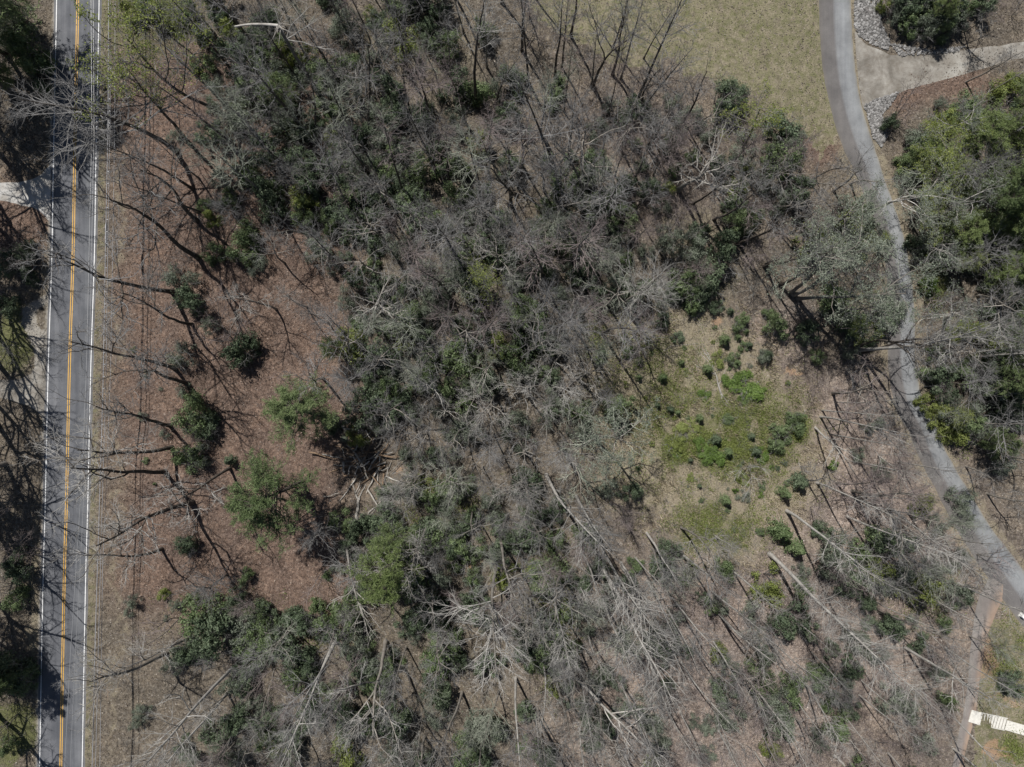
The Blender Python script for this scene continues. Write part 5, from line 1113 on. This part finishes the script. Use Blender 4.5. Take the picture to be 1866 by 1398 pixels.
def brush():
    """knee to chest high leafless underbrush: fine stems in loose clumps"""
    r = np.random.default_rng(23); n = 42000
    q = np.stack([r.uniform(-84, 84, n), r.uniform(-64, 64, n)], 1); (zg_, zs_, zp_, zr_, zc_, zk_), d = weights(q); px, py = px_of(q[:, 0], q[:, 1])
    wo = np.array([wooded(a, b_) for a, b_ in zip(px, py)])
    wo = np.maximum(wo, np.where((((px - 1300) / 200) ** 2 + ((py - 770) / 230) ** 2) < 1, .75, 0))
    dens = sstep(.38, .62, fbm(q[:, 0], q[:, 1], 7, 61, 3) + .08)
    boost = np.where((px > 1180) & (py > 950), 1.0, np.where((px > 1000) & (py < 420), .75, .5))
    keep = (d > .6) & (r.random(n) < wo * dens * boost * (1 - .6 * zg_)); q = q[keep]; n = len(q)
    mv = np.array([mauve(a, b_) for a, b_ in zip(px[keep], py[keep])]); q0 = q
    for sel, mt in ((mv, 'twig_mauve'), (~mv, 'twig_grey')):
      q = q0[sel]; n = len(q)
      k = 6; c = np.repeat(np.c_[q, zfun(q[:, 0], q[:, 1])], k, 0) + np.c_[r.normal(0, .25, (n * k, 2)), np.zeros(n * k)]
      N = len(c); D = np.c_[r.normal(0, .55, (N, 2)), np.ones(N)]; L = r.uniform(.5, 1.9, N)
      P, Q = grow(r, c, D, L, np.full(N, .015), 2, .1, 0, .4); mb = MB(); mb.tubes(P, Q, 3, True)
      a = kids(r, P, Q, L, 2, .3, .9, 45, 12, lambda t: .55 + 0 * t, .009, 2, .2, 0); mb.tubes(a[0], a[1], 3, True)
      obj('undergrowth', mb.mesh('undergrowth'), mat=M[mt], kind='stuff')
brush()
def green_cover():
    """low green leaves in the clearing and on the banks"""
    r = np.random.default_rng(24); out = []
    for (cx_, cy_, rx_, ry_, n) in [(1295, 805, 62, 45, 2600), (1230, 800, 34, 44, 900), (1380, 800, 90, 80, 2200), (1300, 790, 170, 140, 4200), (1310, 960, 110, 60, 1300), (1190, 720, 90, 110, 1300), (1190, 650, 80, 80, 700), (1100, 620, 40, 60, 700), (1450, 780, 20, 36, 900), (1300, 950, 80, 50, 700), (1700, 520, 16, 40, 900), (420, 1130, 90, 40, 900), (800, 950, 90, 60, 1500), (1840, 1200, 40, 80, 800), (1860, 1370, 30, 30, 500), (1690, 1090, 60, 50, 500), (1010, 1130, 40, 120, 1500), (600, 1150, 50, 30, 600), (1740, 790, 40, 40, 500)]:
        out.append(np.stack([r.normal(cx_, rx_ * .55, n), r.normal(cy_, ry_ * .55, n)], 1))
    q = to_m(np.concatenate(out)); _, d = weights(q); cl = fbm(q[:, 0], q[:, 1], 2.2, 13, 3); q = q[(d > .2) & (cl > .46)]; n = len(q); k = 7
    c = np.repeat(np.c_[q, zfun(q[:, 0], q[:, 1])], k, 0) + np.c_[r.normal(0, .3, (n * k, 2)), r.uniform(.02, .4, n * k)]
    V, F = quads(r, c, .19, .45, .8); obj('ground_cover', mesh('ground_cover', V, [F]), mat=M['leaf_y'], kind='stuff')
green_cover()

# ------------------------------------------------------------------ a label of its own for every tree and bush, from the marks round about
MARKS = [('the tan mailbox', 73, 298), ('the white concrete steps', 1810, 1318), ('the dead pale tree', 1277, 300), ('the starburst bare tree', 1164, 522), ('the fallen bleached tree', 1298, 675), ('the orange clay patch', 1447, 689),
         ('the snapped tree', 480, 50), ('the root tangle', 668, 845), ('the broad light pine', 526, 735), ('the round roadside pine', 478, 903), ('the tall dense pine', 703, 1060), ('the pale oak-like tree', 748, 1080), ('the feathery bottom tree', 888, 1180),
         ('the split brown snag', 873, 430), ('the tan gully', 825, 110), ('the wide lichen tree', 1118, 805), ('the twin round cedars', 1440, 985), ('the gravel driveway mouth', 1590, 140), ('the lane bend', 1620, 420), ('the lane crossing trunk', 1640, 632), ('the lane fork', 1800, 1060), ('the very tall furred tree', 1560, 1150),
         ('the dark roadside thicket', 400, 1140), ('the upper left driveway', 60, 350), ('the lower left driveway', 50, 715), ('the budding field-edge tree', 1425, 205), ('the clawed dead tree', 702, 530), ('the shaded road stretch', 140, 210), ('the thick twin-forked trunk', 1060, 1290), ('the tall bottom-centre trunk', 1150, 1120), ('the round yellow-green bushes', 1708, 240), ('the lime clearing bushes', 1350, 710)]
SECT = ['right of', 'up-right of', 'above', 'up-left of', 'left of', 'down-left of', 'below', 'down-right of']
ORD = ['nearest', 'second nearest', 'third nearest', 'fourth nearest', 'fifth nearest', 'sixth nearest', 'seventh nearest', 'eighth nearest', 'ninth nearest', 'tenth nearest', 'eleventh nearest', 'twelfth nearest', 'thirteenth nearest', 'fourteenth nearest', 'fifteenth nearest', 'sixteenth nearest']
tab = {}
for i, t in enumerate(TH):
    for j, (nme, mx, my) in enumerate(MARKS):
        dx, dy = t['px'] - mx, -(t['py'] - my); dd = math.hypot(dx, dy)
        if dd < 6: continue
        s_ = int(round(math.degrees(math.atan2(dy, dx)) / 45)) % 8
        tab.setdefault((t['look'], j, s_), []).append((dd, i))
best = {}
for (lk, j, s_), v in tab.items():
    for rank, (dd, i) in enumerate(sorted(v, key=lambda e: e[0] + (0 if -5 < TH[e[1]]['px'] < 1871 and -5 < TH[e[1]]['py'] < 1403 else 9000))):
        sc = rank * 60 + dd
        nw = len(f"{lk} {ORD[min(rank, len(ORD) - 1)]} {SECT[s_]} {MARKS[j][0]}".replace('-', ' ').split())
        if rank < len(ORD) and nw <= 16 and (i not in best or sc < best[i][0]): best[i] = (sc, rank, s_, j)
for i, t in enumerate(TH):
    if t['done']: continue
    _, rank, s_, j = best[i]
    lb = f"{t['look']}, {ORD[rank]} {SECT[s_]} {MARKS[j][0]}"
    t['o']['label'] = lb
